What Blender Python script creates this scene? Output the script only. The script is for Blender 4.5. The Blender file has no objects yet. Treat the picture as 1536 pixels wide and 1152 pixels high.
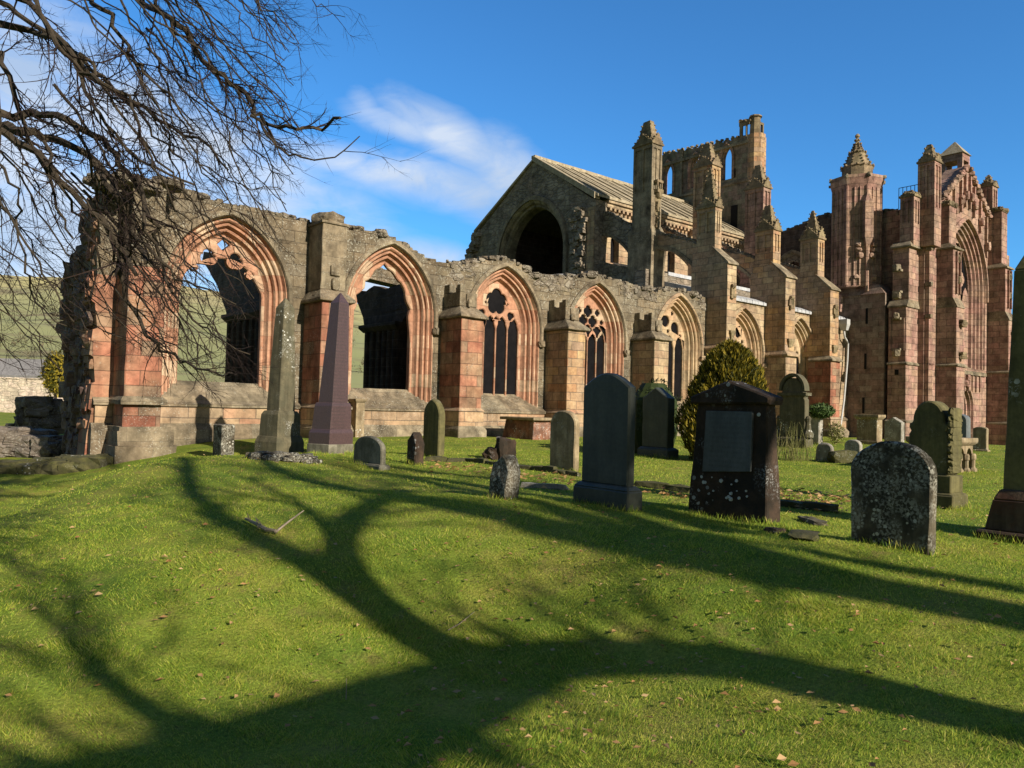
import bpy, bmesh, math, random
import numpy as np
from mathutils import Vector, noise
R = math.radians
random.seed(7); rng = np.random.default_rng(7)
S = bpy.context.scene; COL = S.collection

# ------------------------------------------------------------------ camera
FPX = 1154.0; EYE = 1.55; PIT = R(1.8); ROLL = R(1.5); AZ = R(50.6)
fw = np.array([math.cos(AZ)*math.cos(PIT), math.sin(AZ)*math.cos(PIT), math.sin(PIT)])
rt = np.array([math.sin(AZ), -math.cos(AZ), 0.0]); up = np.cross(rt, fw)
rr = rt*math.cos(ROLL) + up*math.sin(ROLL)
uu = -rt*math.sin(ROLL) + up*math.cos(ROLL)
cam = bpy.data.cameras.new('camera'); cam.sensor_width = 36; cam.lens = 36*FPX/1536
cam.clip_start = 0.05; cam.clip_end = 9000
co = bpy.data.objects.new('camera', cam); COL.objects.link(co); S.camera = co
from mathutils import Matrix
co.matrix_world = Matrix(((rr[0], uu[0], -fw[0], 0), (rr[1], uu[1], -fw[1], 0), (rr[2], uu[2], -fw[2], EYE), (0, 0, 0, 1)))

# ------------------------------------------------------------------ light
SUN_EL = R(25); SUN_AZ = R(4)         # azimuth: degrees east of due south
sdir = np.array([math.sin(SUN_AZ)*math.cos(SUN_EL), -math.cos(SUN_AZ)*math.cos(SUN_EL), math.sin(SUN_EL)])
sl = bpy.data.lights.new('sun', 'SUN'); sl.energy = 5.0; sl.angle = R(0.6); sl.color = (1.0, 0.90, 0.75)
so = bpy.data.objects.new('sun', sl); COL.objects.link(so); so.location = (8, -20, 30)
so.rotation_euler = Vector(-sdir).to_track_quat('-Z', 'Y').to_euler()
S.view_settings.view_transform = 'Standard'; S.view_settings.look = 'None'
S.view_settings.gamma = 1; S.view_settings.exposure = 0.6

def nn(nt, t, **kw):
    n = nt.nodes.new(t)
    for k, v in kw.items():
        if k in n.bl_rna.properties: setattr(n, k, v)
    return n
def ln(nt, a, b): nt.links.new(a, b)
def mth(nt, op, a, b=None, c=None, clamp=False):
    n = nt.nodes.new('ShaderNodeMath'); n.operation = op; n.use_clamp = clamp
    for i, v in enumerate((a, b, c)):
        if v is None: continue
        if isinstance(v, (int, float)): n.inputs[i].default_value = v
        else: nt.links.new(v, n.inputs[i])
    return n.outputs[0]
def mixc(nt, f, a, b, mode='MIX'):
    n = nt.nodes.new('ShaderNodeMix'); n.data_type = 'RGBA'; n.blend_type = mode
    for s, v in ((0, f), (6, a), (7, b)):
        if isinstance(v, (int, float)): n.inputs[s].default_value = v
        elif isinstance(v, tuple): n.inputs[s].default_value = (*v, 1)
        else: nt.links.new(v, n.inputs[s])
    return n.outputs[2]
def ramp(nt, f, stops, interp='LINEAR'):
    n = nt.nodes.new('ShaderNodeValToRGB'); r = n.color_ramp; r.interpolation = interp
    while len(r.elements) < len(stops): r.elements.new(0.5)
    for e, (p, c) in zip(r.elements, stops):
        e.position = p; e.color = (c, c, c, 1) if isinstance(c, (int, float)) else (*c, 1)
    nt.links.new(f, n.inputs[0]); return n.outputs[0]
def noi(nt, vec, scale, detail=4, rough=0.55, dist=0.0):
    n = nt.nodes.new('ShaderNodeTexNoise'); n.inputs['Scale'].default_value = scale
    n.inputs['Detail'].default_value = detail; n.inputs['Roughness'].default_value = rough
    n.inputs['Distortion'].default_value = dist
    if vec is not None: nt.links.new(vec, n.inputs['Vector'])
    return n.outputs['Fac']

W = bpy.data.worlds.new('World'); S.world = W; W.use_nodes = True
nt = W.node_tree; nt.nodes.clear()
sky = nn(nt, 'ShaderNodeTexSky', sky_type='NISHITA'); sky.sun_disc = False
sky.sun_elevation = SUN_EL; sky.sun_rotation = math.pi - SUN_AZ
sky.air_density = 1.0; sky.dust_density = 0.25; sky.ozone_density = 2.2
tc = nn(nt, 'ShaderNodeTexCoord'); sp = nn(nt, 'ShaderNodeSeparateXYZ'); ln(nt, tc.outputs['Generated'], sp.inputs[0])
az_ = mth(nt, 'ARCTAN2', sp.outputs[1], sp.outputs[0]); el_ = mth(nt, 'ARCSINE', sp.outputs[2])
def azel(px, py):
    a = (px-768)/FPX; b = (576-py)/FPX
    d = fw + a*rr + b*uu; d = d/np.linalg.norm(d)
    return math.atan2(d[1], d[0]), math.asin(d[2])
cv = nn(nt, 'ShaderNodeCombineXYZ')
ln(nt, mth(nt, 'MULTIPLY', az_, 1.0), cv.inputs[0]); ln(nt, mth(nt, 'MULTIPLY', el_, 2.2), cv.inputs[1])
n1 = noi(nt, cv.outputs[0], 11.0, 8, 0.58, 0.6); n2 = noi(nt, cv.outputs[0], 3.0, 3, 0.5)
msk = None
for (px, py, wx, wy, tilt, amp) in ((600, 190, 60, 14, 0.25, .8), (685, 212, 85, 24, 0.42, 1.05), (755, 262, 50, 36, 0.75, 1.05), (560, 252, 110, 18, 0.12, .95), (660, 275, 95, 24, 0.12, 1.1), (735, 300, 65, 26, 0.3, 1.0), (250, 205, 250, 52, 0.42, 1.2),
        (60, 145, 130, 48, 0.3, 1.2), (440, 255, 100, 14, 0.1, 0.5), (30, 330, 190, 95, 0.1, 1.5), (180, 300, 160, 50, 0.15, 1.0), (650, 382, 50, 16, 0.15, 1.0),
        (560, 440, 90, 30, 0.0, 1.0), (300, 400, 90, 40, 0.0, 1.0), (550, 165, 28, 18, 0.9, 0.5)):
    a0, e0 = azel(px, py); ca, sa = math.cos(tilt), math.sin(tilt)
    da = mth(nt, 'SUBTRACT', a0, az_); de = mth(nt, 'SUBTRACT', e0, el_)       # da to the right, de downwards
    u = mth(nt, 'ADD', mth(nt, 'MULTIPLY', da, ca), mth(nt, 'MULTIPLY', de, sa))
    v = mth(nt, 'SUBTRACT', mth(nt, 'MULTIPLY', de, ca), mth(nt, 'MULTIPLY', da, sa))
    u = mth(nt, 'MULTIPLY', u, FPX/wx); v = mth(nt, 'MULTIPLY', v, FPX/wy)
    q = mth(nt, 'ADD', mth(nt, 'MULTIPLY', u, u), mth(nt, 'MULTIPLY', v, v))
    g = mth(nt, 'MULTIPLY', mth(nt, 'POWER', 2.718, mth(nt, 'MULTIPLY', q, -0.6)), amp)
    msk = g if msk is None else mth(nt, 'MAXIMUM', msk, g)
m2 = mth(nt, 'MULTIPLY', msk, mth(nt, 'ADD', mth(nt, 'MULTIPLY', n1, 1.9), -0.2))
m2 = ramp(nt, m2, [(0.10, 0.0), (0.4, 0.42), (0.85, 0.88)])
hs = nn(nt, 'ShaderNodeHueSaturation'); hs.inputs['Saturation'].default_value = 1.0; hs.inputs['Value'].default_value = 1.0
ln(nt, sky.outputs[0], hs.inputs['Color'])
ccol = ramp(nt, n2, [(0.35, (3.3, 4.2, 5.6)), (0.62, (6.0, 6.4, 7.0))])
# blue ahead; unseen sky behind the viewer dimmed to deepen shade on west faces
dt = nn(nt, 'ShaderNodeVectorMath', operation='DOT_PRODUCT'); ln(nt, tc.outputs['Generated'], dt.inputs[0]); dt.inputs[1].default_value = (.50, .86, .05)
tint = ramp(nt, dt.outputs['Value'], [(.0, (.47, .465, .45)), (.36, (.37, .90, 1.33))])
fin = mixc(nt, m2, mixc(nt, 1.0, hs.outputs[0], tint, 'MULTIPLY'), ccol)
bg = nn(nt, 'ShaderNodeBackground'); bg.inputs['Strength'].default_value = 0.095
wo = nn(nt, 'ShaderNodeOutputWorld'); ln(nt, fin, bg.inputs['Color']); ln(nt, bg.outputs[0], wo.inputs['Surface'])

# ------------------------------------------------------------------ photo geometry helpers (pixel of the 1536 x 1152 photograph -> place)
def ray(px, py): return fw + (px-768)/FPX*rr + (576-py)/FPX*uu
def onX(px, py, X): d = ray(px, py); p = d*(X/d[0]); p[2] += EYE; return p
def onY(px, py, Y): d = ray(px, py); p = d*(Y/d[1]); p[2] += EYE; return p
def onZ(px, py, Z): d = ray(px, py); p = d*((Z-EYE)/d[2]); p[2] += EYE; return p
def atd(px, py, z): p = ray(px, py)*z; p[2] += EYE; return p

# ------------------------------------------------------------------ ground height: a thin-plate surface through surveyed spots
CP = [(0, 0, -.10), (-4, 0, -.12), (4, -4, -.05), (10, -6, .05), (20, -8, .2), (-8, 6, -.1), (-6, -6, -.1),
      (4.94, 14.36, .48), (6.36, 15.16, .45), (7.65, 15.46, .43), (10.45, 19.6, .5), (6.33, 11.36, .42), (7.73, 12.19, .43), (9.37, 14.04, .45), (6.1, 7.55, .42),
      (9.43, 9.96, .42), (6.43, 6.08, .4), (13.73, 11.41, .46), (7.09, 4.87, .36), (16.86, 9.92, .46), (29, 16, .46), (17.2, 9, .45), (29.4, 14.2, .47), (10.7, 4.3, .38),
      (27.7, 9.7, .47), (6.93, 3.1, .33), (8.8, 2.8, .36), (15.9, 18.8, .5), (15, 22, .53), (20, 22, .52), (25, 22, .5), (30, 22, .5), (40, 21, .47), (45, 17, .3), (55, 17, .0),
      (3.6, 22, -.12), (5.5, 20.5, .1), (3, 27, -.42), (0, 22, -.3), (-3, 18, -.3), (8, 21, .48), (11, 21, .5), (0.8, 17, -.42), (2.6, 18.8, -.36), (2.5, 30, -.3), (12, 30, .1), (30, 30, .3)]
for px, py, d, z in ((30, 745, 11, -.12), (30, 735, 12.5, -.40), (-40, 745, 12, -.45), (60, 720, 16, -.44), (60, 710, 18, -.42), (120, 720, 14, -.34), (120, 712, 16, -.40), (-60, 715, 17, -.45), (240, 690, 13, .51), (150, 712, 11.6, .36), (30, 755, 9.3, .10), (318, 688, 13.8, .49), (800, 1010, 5.3, -.30), (620, 1000, 5.5, -.32), (420, 1050, 4.9, -.32), (200, 1110, 4.4, -.30), (0, 1150, 4.2, -.28), (950, 960, 5.6, -.16), (768, 1152, 3.6, -.17), (300, 1000, 5.4, -.18), (500, 900, 6.6, .06), (1300, 1000, 4.9, .03),
                     (1000, 890, 6.0, .13), (780, 880, 6.8, .12), (700, 800, 7.9, .40), (400, 800, 7.4, .27), (120, 850, 6.2, .02), (560, 760, 8.2, .38), (300, 720, 10.5, .47)):
    a, e = azel(px, py); dd = ray(px, py); CP.append((dd[0]*d, dd[1]*d, z))
CP = np.array(CP); _n = len(CP)
def _U(r2): return np.where(r2 > 1e-9, 0.5*r2*np.log(np.maximum(r2, 1e-9)), 0)
_d2 = ((CP[:, None, :2]-CP[None, :, :2])**2).sum(-1)
_K = _U(_d2) + np.eye(_n)*0.015; _P = np.hstack([np.ones((_n, 1)), CP[:, :2]])
_A = np.block([[_K, _P], [_P.T, np.zeros((3, 3))]]); _sol = np.linalg.solve(_A, np.concatenate([CP[:, 2], np.zeros(3)]))
def G(x, y):
    x = np.asarray(x, float); y = np.asarray(y, float); sh = x.shape
    xf, yf = x.ravel(), y.ravel()
    xc = np.clip(xf, -9, 56); yc = np.clip(yf, -9, 31)
    z = np.zeros_like(xf)
    for i in range(0, len(xf), 20000):
        r2 = (xc[i:i+20000, None]-CP[None, :, 0])**2 + (yc[i:i+20000, None]-CP[None, :, 1])**2
        z[i:i+20000] = _U(r2)@_sol[:_n] + _sol[_n] + _sol[_n+1]*xc[i:i+20000] + _sol[_n+2]*yc[i:i+20000]
    out = np.hypot(xf-xc, yf-yc); t = np.clip(out/30, 0, 1); t = t*t*(3-2*t)
    z = z*(1-t) + 0.12*t
    z += 0.018*np.sin(1.9*xf+0.7*yf+1)*np.sin(1.3*yf-0.8*xf) + 0.008*np.sin(4.7*xf+1.1)*np.sin(5.1*yf)
    return z.reshape(sh)
def g1(x, y): return float(G(np.array([x]), np.array([y]))[0])
def onG(px, py):
    d = ray(px, py); z = 0.0
    for _ in range(40):
        p = onZ(px, py, z); z = 0.6*z + 0.4*g1(p[0], p[1])
    return np.array([p[0], p[1], z])

# ------------------------------------------------------------------ mesh building
class MB:
    def __init__(s): s.v = []; s.f = []
    def add(s, v, f):
        o = len(s.v); s.v += [tuple(map(float, p)) for p in v]; s.f += [tuple(i+o for i in q) for q in f]; return s
    def hexa(s, p): return s.add(p, [(0, 3, 2, 1), (4, 5, 6, 7), (0, 1, 5, 4), (1, 2, 6, 5), (2, 3, 7, 6), (3, 0, 4, 7)])
    def box(s, x0, x1, y0, y1, z0, z1):
        return s.hexa([(x0, y0, z0), (x1, y0, z0), (x1, y1, z0), (x0, y1, z0), (x0, y0, z1), (x1, y0, z1), (x1, y1, z1), (x0, y1, z1)])
    def frus(s, x0, x1, y0, y1, z0, X0, X1, Y0, Y1, z1):
        return s.hexa([(x0, y0, z0), (x1, y0, z0), (x1, y1, z0), (x0, y1, z0), (X0, Y0, z1), (X1, Y0, z1), (X1, Y1, z1), (X0, Y1, z1)])
    def loft(s, rings, caps=True, closed=True):
        n = len(rings[0]); v = [p for r in rings for p in r]; f = []
        for i in range(len(rings)-1):
            for j in range(n if closed else n-1):
                k = (j+1) % n; f.append((i*n+j, i*n+k, (i+1)*n+k, (i+1)*n+j))
        if caps: f.append(tuple(reversed(range(n)))); f.append(tuple((len(rings)-1)*n+j for j in range(n)))
        return s.add(v, f)
    def ngon_ring(s, cx, cy, z, r, n, ph=0): return [(cx+r*math.cos(ph+2*math.pi*i/n), cy+r*math.sin(ph+2*math.pi*i/n), z) for i in range(n)]
    def tube(s, pts, rad, n=5):
        pts = [np.asarray(p, float) for p in pts]; rings = []
        u = None
        for i, p in enumerate(pts):
            t = pts[min(i+1, len(pts)-1)] - pts[max(i-1, 0)]; L = np.linalg.norm(t); t = t/L if L > 1e-9 else np.array([0, 0, 1.])
            if u is None: u = np.cross(t, [0, 0, 1.] if abs(t[2]) < .9 else [1., 0, 0])
            u = u - t*(u@t); u /= max(np.linalg.norm(u), 1e-9); w = np.cross(t, u)
            r = rad[i] if hasattr(rad, '__len__') else rad
            rings.append([p + r*(u*math.cos(2*math.pi*k/n)+w*math.sin(2*math.pi*k/n)) for k in range(n)])
        return s.loft(rings, caps=True)
    def rock(s, c, sx, sy, sz, seed=0, rot=None, cuts=2, amp=0.18, boxy=0.55):
        bm = bmesh.new(); bmesh.ops.create_cube(bm, size=2); bmesh.ops.subdivide_edges(bm, edges=bm.edges[:], cuts=cuts, use_grid_fill=True)
        rot = random.uniform(0, 6.3) if rot is None else rot; cr, sr = math.cos(rot), math.sin(rot); vs = []
        for v in bm.verts:
            p = v.co.copy(); q = p.normalized()*1.25; p = p*boxy + q*(1-boxy)
            nv = noise.noise_vector(p*1.1 + Vector((seed*3.7, seed*1.3, -seed*2.1)))*amp*2
            p = p + nv; x, y, z = p.x*sx, p.y*sy, p.z*sz
            vs.append((c[0]+x*cr-y*sr, c[1]+x*sr+y*cr, c[2]+z))
        s.add(vs, [tuple(v.index for v in f.verts) for f in bm.faces]); bm.free(); return s
    def build(s, name, mat, parent=None, base=None, bevel=0, rough=0, cell=0.3, smooth=False, tris=False):
        v = np.array(s.v)
        if base is None: base = np.array([(v[:, 0].min()+v[:, 0].max())/2, (v[:, 1].min()+v[:, 1].max())/2, v[:, 2].min()])
        base = np.array(base, float); me = bpy.data.meshes.new(name)
        me.from_pydata([tuple(p) for p in v-base], [], s.f)
        bm = bmesh.new(); bm.from_mesh(me)
        bmesh.ops.recalc_face_normals(bm, faces=bm.faces[:])
        if bevel:
            es = [e for e in bm.edges if len(e.link_faces) == 2 and e.calc_face_angle(0) > 0.5]
            bmesh.ops.bevel(bm, geom=es, offset=bevel, segments=1, affect='EDGES', clamp_overlap=True)
        if rough:
            for _ in range(5):
                es = [e for e in bm.edges if e.calc_length() > cell*1.6]
                if not es: break
                bmesh.ops.subdivide_edges(bm, edges=es, cuts=1, use_grid_fill=True)
            for vv in bm.verts:
                p = vv.co + Vector(base); vv.co += noise.noise_vector(p*2.3)*rough + noise.noise_vector(p*7.1)*rough*0.6
        bm.to_mesh(me); bm.free()
        if smooth: me.polygons.foreach_set('use_smooth', [True]*len(me.polygons))
        o = bpy.data.objects.new(name, me); COL.objects.link(o); me.materials.append(mat)
        o['_b'] = tuple(base); pb = np.zeros(3)
        if parent is not None: o.parent = parent; pb = np.array(parent['_b'])
        o.location = tuple(base-pb); return o
def empty(name, loc):
    o = bpy.data.objects.new(name, None); COL.objects.link(o); o.location = loc; o['_b'] = tuple(map(float, loc)); o.empty_display_size = .3; return o
def tag(o, label=None, cat=None, group=None, kind=None):
    for k, v in (('label', label), ('category', cat), ('group', group), ('kind', kind)):
        if v: o[k] = v
    return o
def plate(loops, t, bevel=0.0):
    """flat plate from closed 2D loops (first outer, the rest holes) -> verts (x,y,z), faces"""
    cu = bpy.data.curves.new('plate', 'CURVE'); cu.dimensions = '2D'; cu.fill_mode = 'BOTH'
    cu.extrude = t/2-bevel; cu.bevel_depth = bevel; cu.bevel_resolution = 0; cu.offset = -bevel
    for lp in loops:
        s_ = cu.splines.new('POLY'); s_.points.add(len(lp)-1); s_.use_cyclic_u = True
        for p, q in zip(s_.points, lp): p.co = (q[0], q[1], 0, 1)
    o = bpy.data.objects.new('plate', cu); me = o.to_mesh()
    v = [tuple(x.co) for x in me.vertices]; f = [tuple(p.vertices) for p in me.polygons]
    o.to_mesh_clear(); bpy.data.objects.remove(o); bpy.data.curves.remove(cu); return v, f
def plateY(mb, loops, y0, y1, bevel=0):     # loops in (X,Z); plate between y0 and y1
    v, f = plate(loops, abs(y1-y0), bevel); return mb.add([(a, (y0+y1)/2 - c, b) for a, b, c in v], f)
def plateX(mb, loops, x0, x1, bevel=0):     # loops in (Y,Z)
    v, f = plate(loops, abs(x1-x0), bevel); return mb.add([((x0+x1)/2 + c, a, b) for a, b, c in v], f)

# ------------------------------------------------------------------ materials
def newmat(name):
    m = bpy.data.materials.new(name); m.use_nodes = True; t = m.node_tree; b = t.nodes['Principled BSDF']
    b.inputs['Specular IOR Level'].default_value = 0.25; return m, t, b
def masonry(name, pal, alt=None, mortar=(.2, .16, .12), bw=.62, bh=.31, lichen=.3, stain=.5, warp=.03, zone=.25, bumpd=.75, wetz=None, rubble=False, msize=.012, lich=(.42, .41, .34)):
    m, t, b = newmat(name)
    ge = nn(t, 'ShaderNodeNewGeometry'); P = ge.outputs['Position']
    wn = nn(t, 'ShaderNodeTexNoise'); wn.inputs['Scale'].default_value = 1.7; wn.inputs['Detail'].default_value = 3; ln(t, P, wn.inputs['Vector'])
    wv = nn(t, 'ShaderNodeVectorMath', operation='MULTIPLY_ADD'); ln(t, wn.outputs['Color'], wv.inputs[0]); wv.inputs[1].default_value = (warp*2,)*3
    ln(t, P, wv.inputs[2])
    s1 = nn(t, 'ShaderNodeSeparateXYZ'); ln(t, wv.outputs[0], s1.inputs[0])
    s2 = nn(t, 'ShaderNodeSeparateXYZ'); ln(t, ge.outputs['True Normal'], s2.inputs[0])
    sel = mth(t, 'GREATER_THAN', mth(t, 'ABSOLUTE', s2.outputs[0]), mth(t, 'ABSOLUTE', s2.outputs[1]))
    u = mth(t, 'ADD', mth(t, 'MULTIPLY', mth(t, 'SUBTRACT', 1.0, sel), s1.outputs[0]), mth(t, 'MULTIPLY', sel, mth(t, 'ADD', s1.outputs[1], .17)))
    cb = nn(t, 'ShaderNodeCombineXYZ'); ln(t, u, cb.inputs[0]); ln(t, s1.outputs[2], cb.inputs[1])
    if rubble:
        vo = nn(t, 'ShaderNodeTexVoronoi', feature='DISTANCE_TO_EDGE'); vo2 = nn(t, 'ShaderNodeTexVoronoi', feature='F1')
        sc = nn(t, 'ShaderNodeVectorMath', operation='MULTIPLY'); ln(t, cb.outputs[0], sc.inputs[0]); sc.inputs[1].default_value = (1/bw, 1/bh, 1)
        for q in (vo, vo2): q.inputs['Scale'].default_value = 1; q.inputs['Randomness'].default_value = .85; ln(t, sc.outputs[0], q.inputs['Vector'])
        cs = nn(t, 'ShaderNodeSeparateColor'); ln(t, vo2.outputs['Color'], cs.inputs[0]); bc = cs.outputs[0]
        fac = ramp(t, vo.outputs['Distance'], [(0.0, 1.0), (0.09, 0.0)])
    else:
        br = nn(t, 'ShaderNodeTexBrick'); br.offset = .5; br.inputs['Color1'].default_value = (0, 0, 0, 1); br.inputs['Color2'].default_value = (1, 1, 1, 1)
        br.inputs['Mortar'].default_value = (.5, .5, .5, 1); br.inputs['Scale'].default_value = 1; br.inputs['Mortar Size'].default_value = msize; br.inputs['Mortar Smooth'].default_value = .3
        br.inputs['Brick Width'].default_value = bw; br.inputs['Row Height'].default_value = bh; ln(t, cb.outputs[0], br.inputs['Vector'])
        cs = nn(t, 'ShaderNodeSeparateColor'); ln(t, br.outputs['Color'], cs.inputs[0]); bc = cs.outputs[0]; fac = br.outputs['Fac']
    nf = noi(t, P, 9, 5, .65); nl = noi(t, P, .55, 3, .5); nm = noi(t, P, 2.6, 5, .6)
    k = len(pal)
    tone = mth(t, 'ADD', mth(t, 'MULTIPLY', bc, .82), mth(t, 'MULTIPLY', nm, .22))
    c = ramp(t, tone, [((i+.15)/k, p) for i, p in enumerate(pal)], 'LINEAR')
    if alt:
        k = len(alt); c2 = ramp(t, tone, [((i+.15)/k, p) for i, p in enumerate(alt)], 'LINEAR')
        z = mth(t, 'ADD', mth(t, 'MULTIPLY', nl, .75), mth(t, 'MULTIPLY', bc, .25))
        c = mixc(t, ramp(t, z, [(.5-zone*.4, 0.0), (.5+zone*.4, 1.0)]), c, c2)
    c = mixc(t, mth(t, 'MULTIPLY', fac, .9), c, mortar)
    st = ramp(t, nm, [(.3, 1-stain), (.62, 1.0)]); c = mixc(t, 1.0, c, st, 'MULTIPLY')
    c = mixc(t, 1.0, c, ramp(t, noi(t, P, 1.15, 6, .68), [(.36, 1-stain*.9), (.55, 1.04)]), 'MULTIPLY')
    # soot and rain streaks run down the face
    sv = nn(t, 'ShaderNodeVectorMath', operation='MULTIPLY'); ln(t, P, sv.inputs[0]); sv.inputs[1].default_value = (3.2, 3.2, .35)
    sk = noi(t, sv.outputs[0], 1.0, 4, .6); c = mixc(t, 1.0, c, ramp(t, sk, [(.36, 1-stain*.55), (.56, 1.0)]), 'MULTIPLY')
    c = mixc(t, 1.0, c, ramp(t, nf, [(.25, .72), (.7, 1.12)]), 'MULTIPLY')
    if lichen:
        ls = noi(t, P, 26, 3, .6); lz = noi(t, P, 1.1, 3, .6)
        lf = mth(t, 'MULTIPLY', ramp(t, ls, [(.57, 0.0), (.66, 1.0)]), ramp(t, lz, [(.56-lichen*.3, 0.0), (.74-lichen*.3, 1.0)]))
        c = mixc(t, mth(t, 'MULTIPLY', lf, .75), c, lich)
    ln(t, c, b.inputs['Base Color']); b.inputs['Roughness'].default_value = .92
    h = mth(t, 'SUBTRACT', mth(t, 'ADD', mth(t, 'MULTIPLY', nf, .5), mth(t, 'MULTIPLY', bc, .35)), mth(t, 'MULTIPLY', fac, .9))
    bp = nn(t, 'ShaderNodeBump'); bp.inputs['Strength'].default_value = bumpd; bp.inputs['Distance'].default_value = .035; ln(t, h, bp.inputs['Height']); ln(t, bp.outputs[0], b.inputs['Normal'])
    return m
RED = [(.25, .095, .06), (.42, .175, .11), (.33, .135, .085), (.50, .26, .165)]
TAN = [(.32, .24, .15), (.50, .385, .245), (.42, .31, .195), (.38, .26, .175)]
BRN = [(.12, .098, .064), (.21, .168, .108), (.17, .132, .084), (.17, .142, .10)]
PNK = [(.27, .15, .12), (.44, .255, .205), (.35, .19, .15), (.50, .34, .27)]
GRY = [(.22, .185, .135), (.36, .31, .23), (.28, .235, .175), (.32, .225, .165)]
M = {}
M['red'] = masonry('red_sandstone', RED, [(.33, .19, .115), (.47, .31, .19), (.38, .21, .12), (.30, .2, .13)], bw=.85, bh=.38, lichen=.3, stain=.42, zone=.2, msize=.011, mortar=(.17, .09, .06))
M['wall'] = masonry('weathered_brown_ashlar', BRN, [(.18, .142, .09), (.28, .222, .14), (.225, .168, .105), (.21, .174, .12)], bw=.8, bh=.34, lichen=.75, stain=.45, msize=.011, mortar=(.10, .075, .05))
M['plinth'] = masonry('pale_plinth_ashlar', [(.38, .26, .16), (.5, .36, .22), (.44, .24, .15), (.42, .34, .22)], [(.46, .2, .12), (.42, .3, .18), (.5, .34, .2), (.4, .28, .18)], bw=.95, bh=.36, lichen=.35, stain=.35)
M['tan'] = masonry('tan_ashlar', TAN, [(.42, .29, .15), (.5, .36, .19), (.46, .28, .17), (.38, .28, .18)], bw=.7, bh=.32, lichen=.15, stain=.35)
M['mix'] = masonry('red_and_buff_ashlar', [(.42, .19, .11), (.5, .34, .17), (.44, .24, .14), (.53, .36, .2)], TAN, bw=.62, bh=.32, lichen=.15, stain=.35)
M['pink'] = masonry('rose_ashlar', PNK, [(.40, .25, .18), (.46, .34, .25), (.35, .24, .18), (.42, .27, .19)], bw=.75, bh=.36, lichen=.1, stain=.42, mortar=(.16, .10, .08))
M['grey'] = masonry('grey_rubble', GRY, [(.28, .2, .15), (.34, .26, .19), (.4, .34, .26), (.26, .22, .17)], bw=.5, bh=.24, lichen=.3, stain=.45, rubble=True, warp=.08, bumpd=.9)
M['rubble'] = masonry('wall_core_rubble', [(.12, .10, .07), (.24, .20, .14), (.17, .135, .095), (.30, .26, .2)], None, bw=.38, bh=.24, lichen=.6, stain=.4, rubble=True, warp=.1, bumpd=1.0, lich=(.55, .53, .46))
M['dark'] = masonry('shade_dark_sandstone', [(.08, .06, .045), (.13, .095, .07), (.10, .075, .06), (.12, .085, .06)], None, bw=.7, bh=.34, lichen=.1, stain=.5)  # shade put into the colour, for unlit piers and inner walls
M['cap'] = masonry('weathered_cap_stone', [(.21, .17, .11), (.33, .27, .18), (.26, .2, .13), (.3, .25, .17)], None, bw=1.2, bh=.5, lichen=.5, stain=.55, msize=.004, bumpd=.7)
M['moss'] = masonry('mossy_carved_stone', [(.19, .15, .09), (.32, .25, .15), (.25, .19, .115), (.3, .22, .14)], None, bw=1.2, bh=.5, lichen=.45, stain=.5, msize=.003, bumpd=.8, lich=(.36, .33, .14))
M['trac'] = masonry('tracery_red_stone', [(.38, .18, .11), (.50, .28, .18), (.44, .22, .135), (.55, .40, .27)], None, bw=.5, bh=.45, lichen=.05, stain=.25, msize=.004, warp=.06, mortar=(.4, .2, .12))
M['tract'] = masonry('tracery_buff_stone', [(.44, .32, .19), (.56, .43, .27), (.5, .35, .21), (.54, .36, .22)], None, bw=.5, bh=.45, lichen=.05, stain=.3, msize=.004, warp=.06, mortar=(.36, .26, .16))

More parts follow.
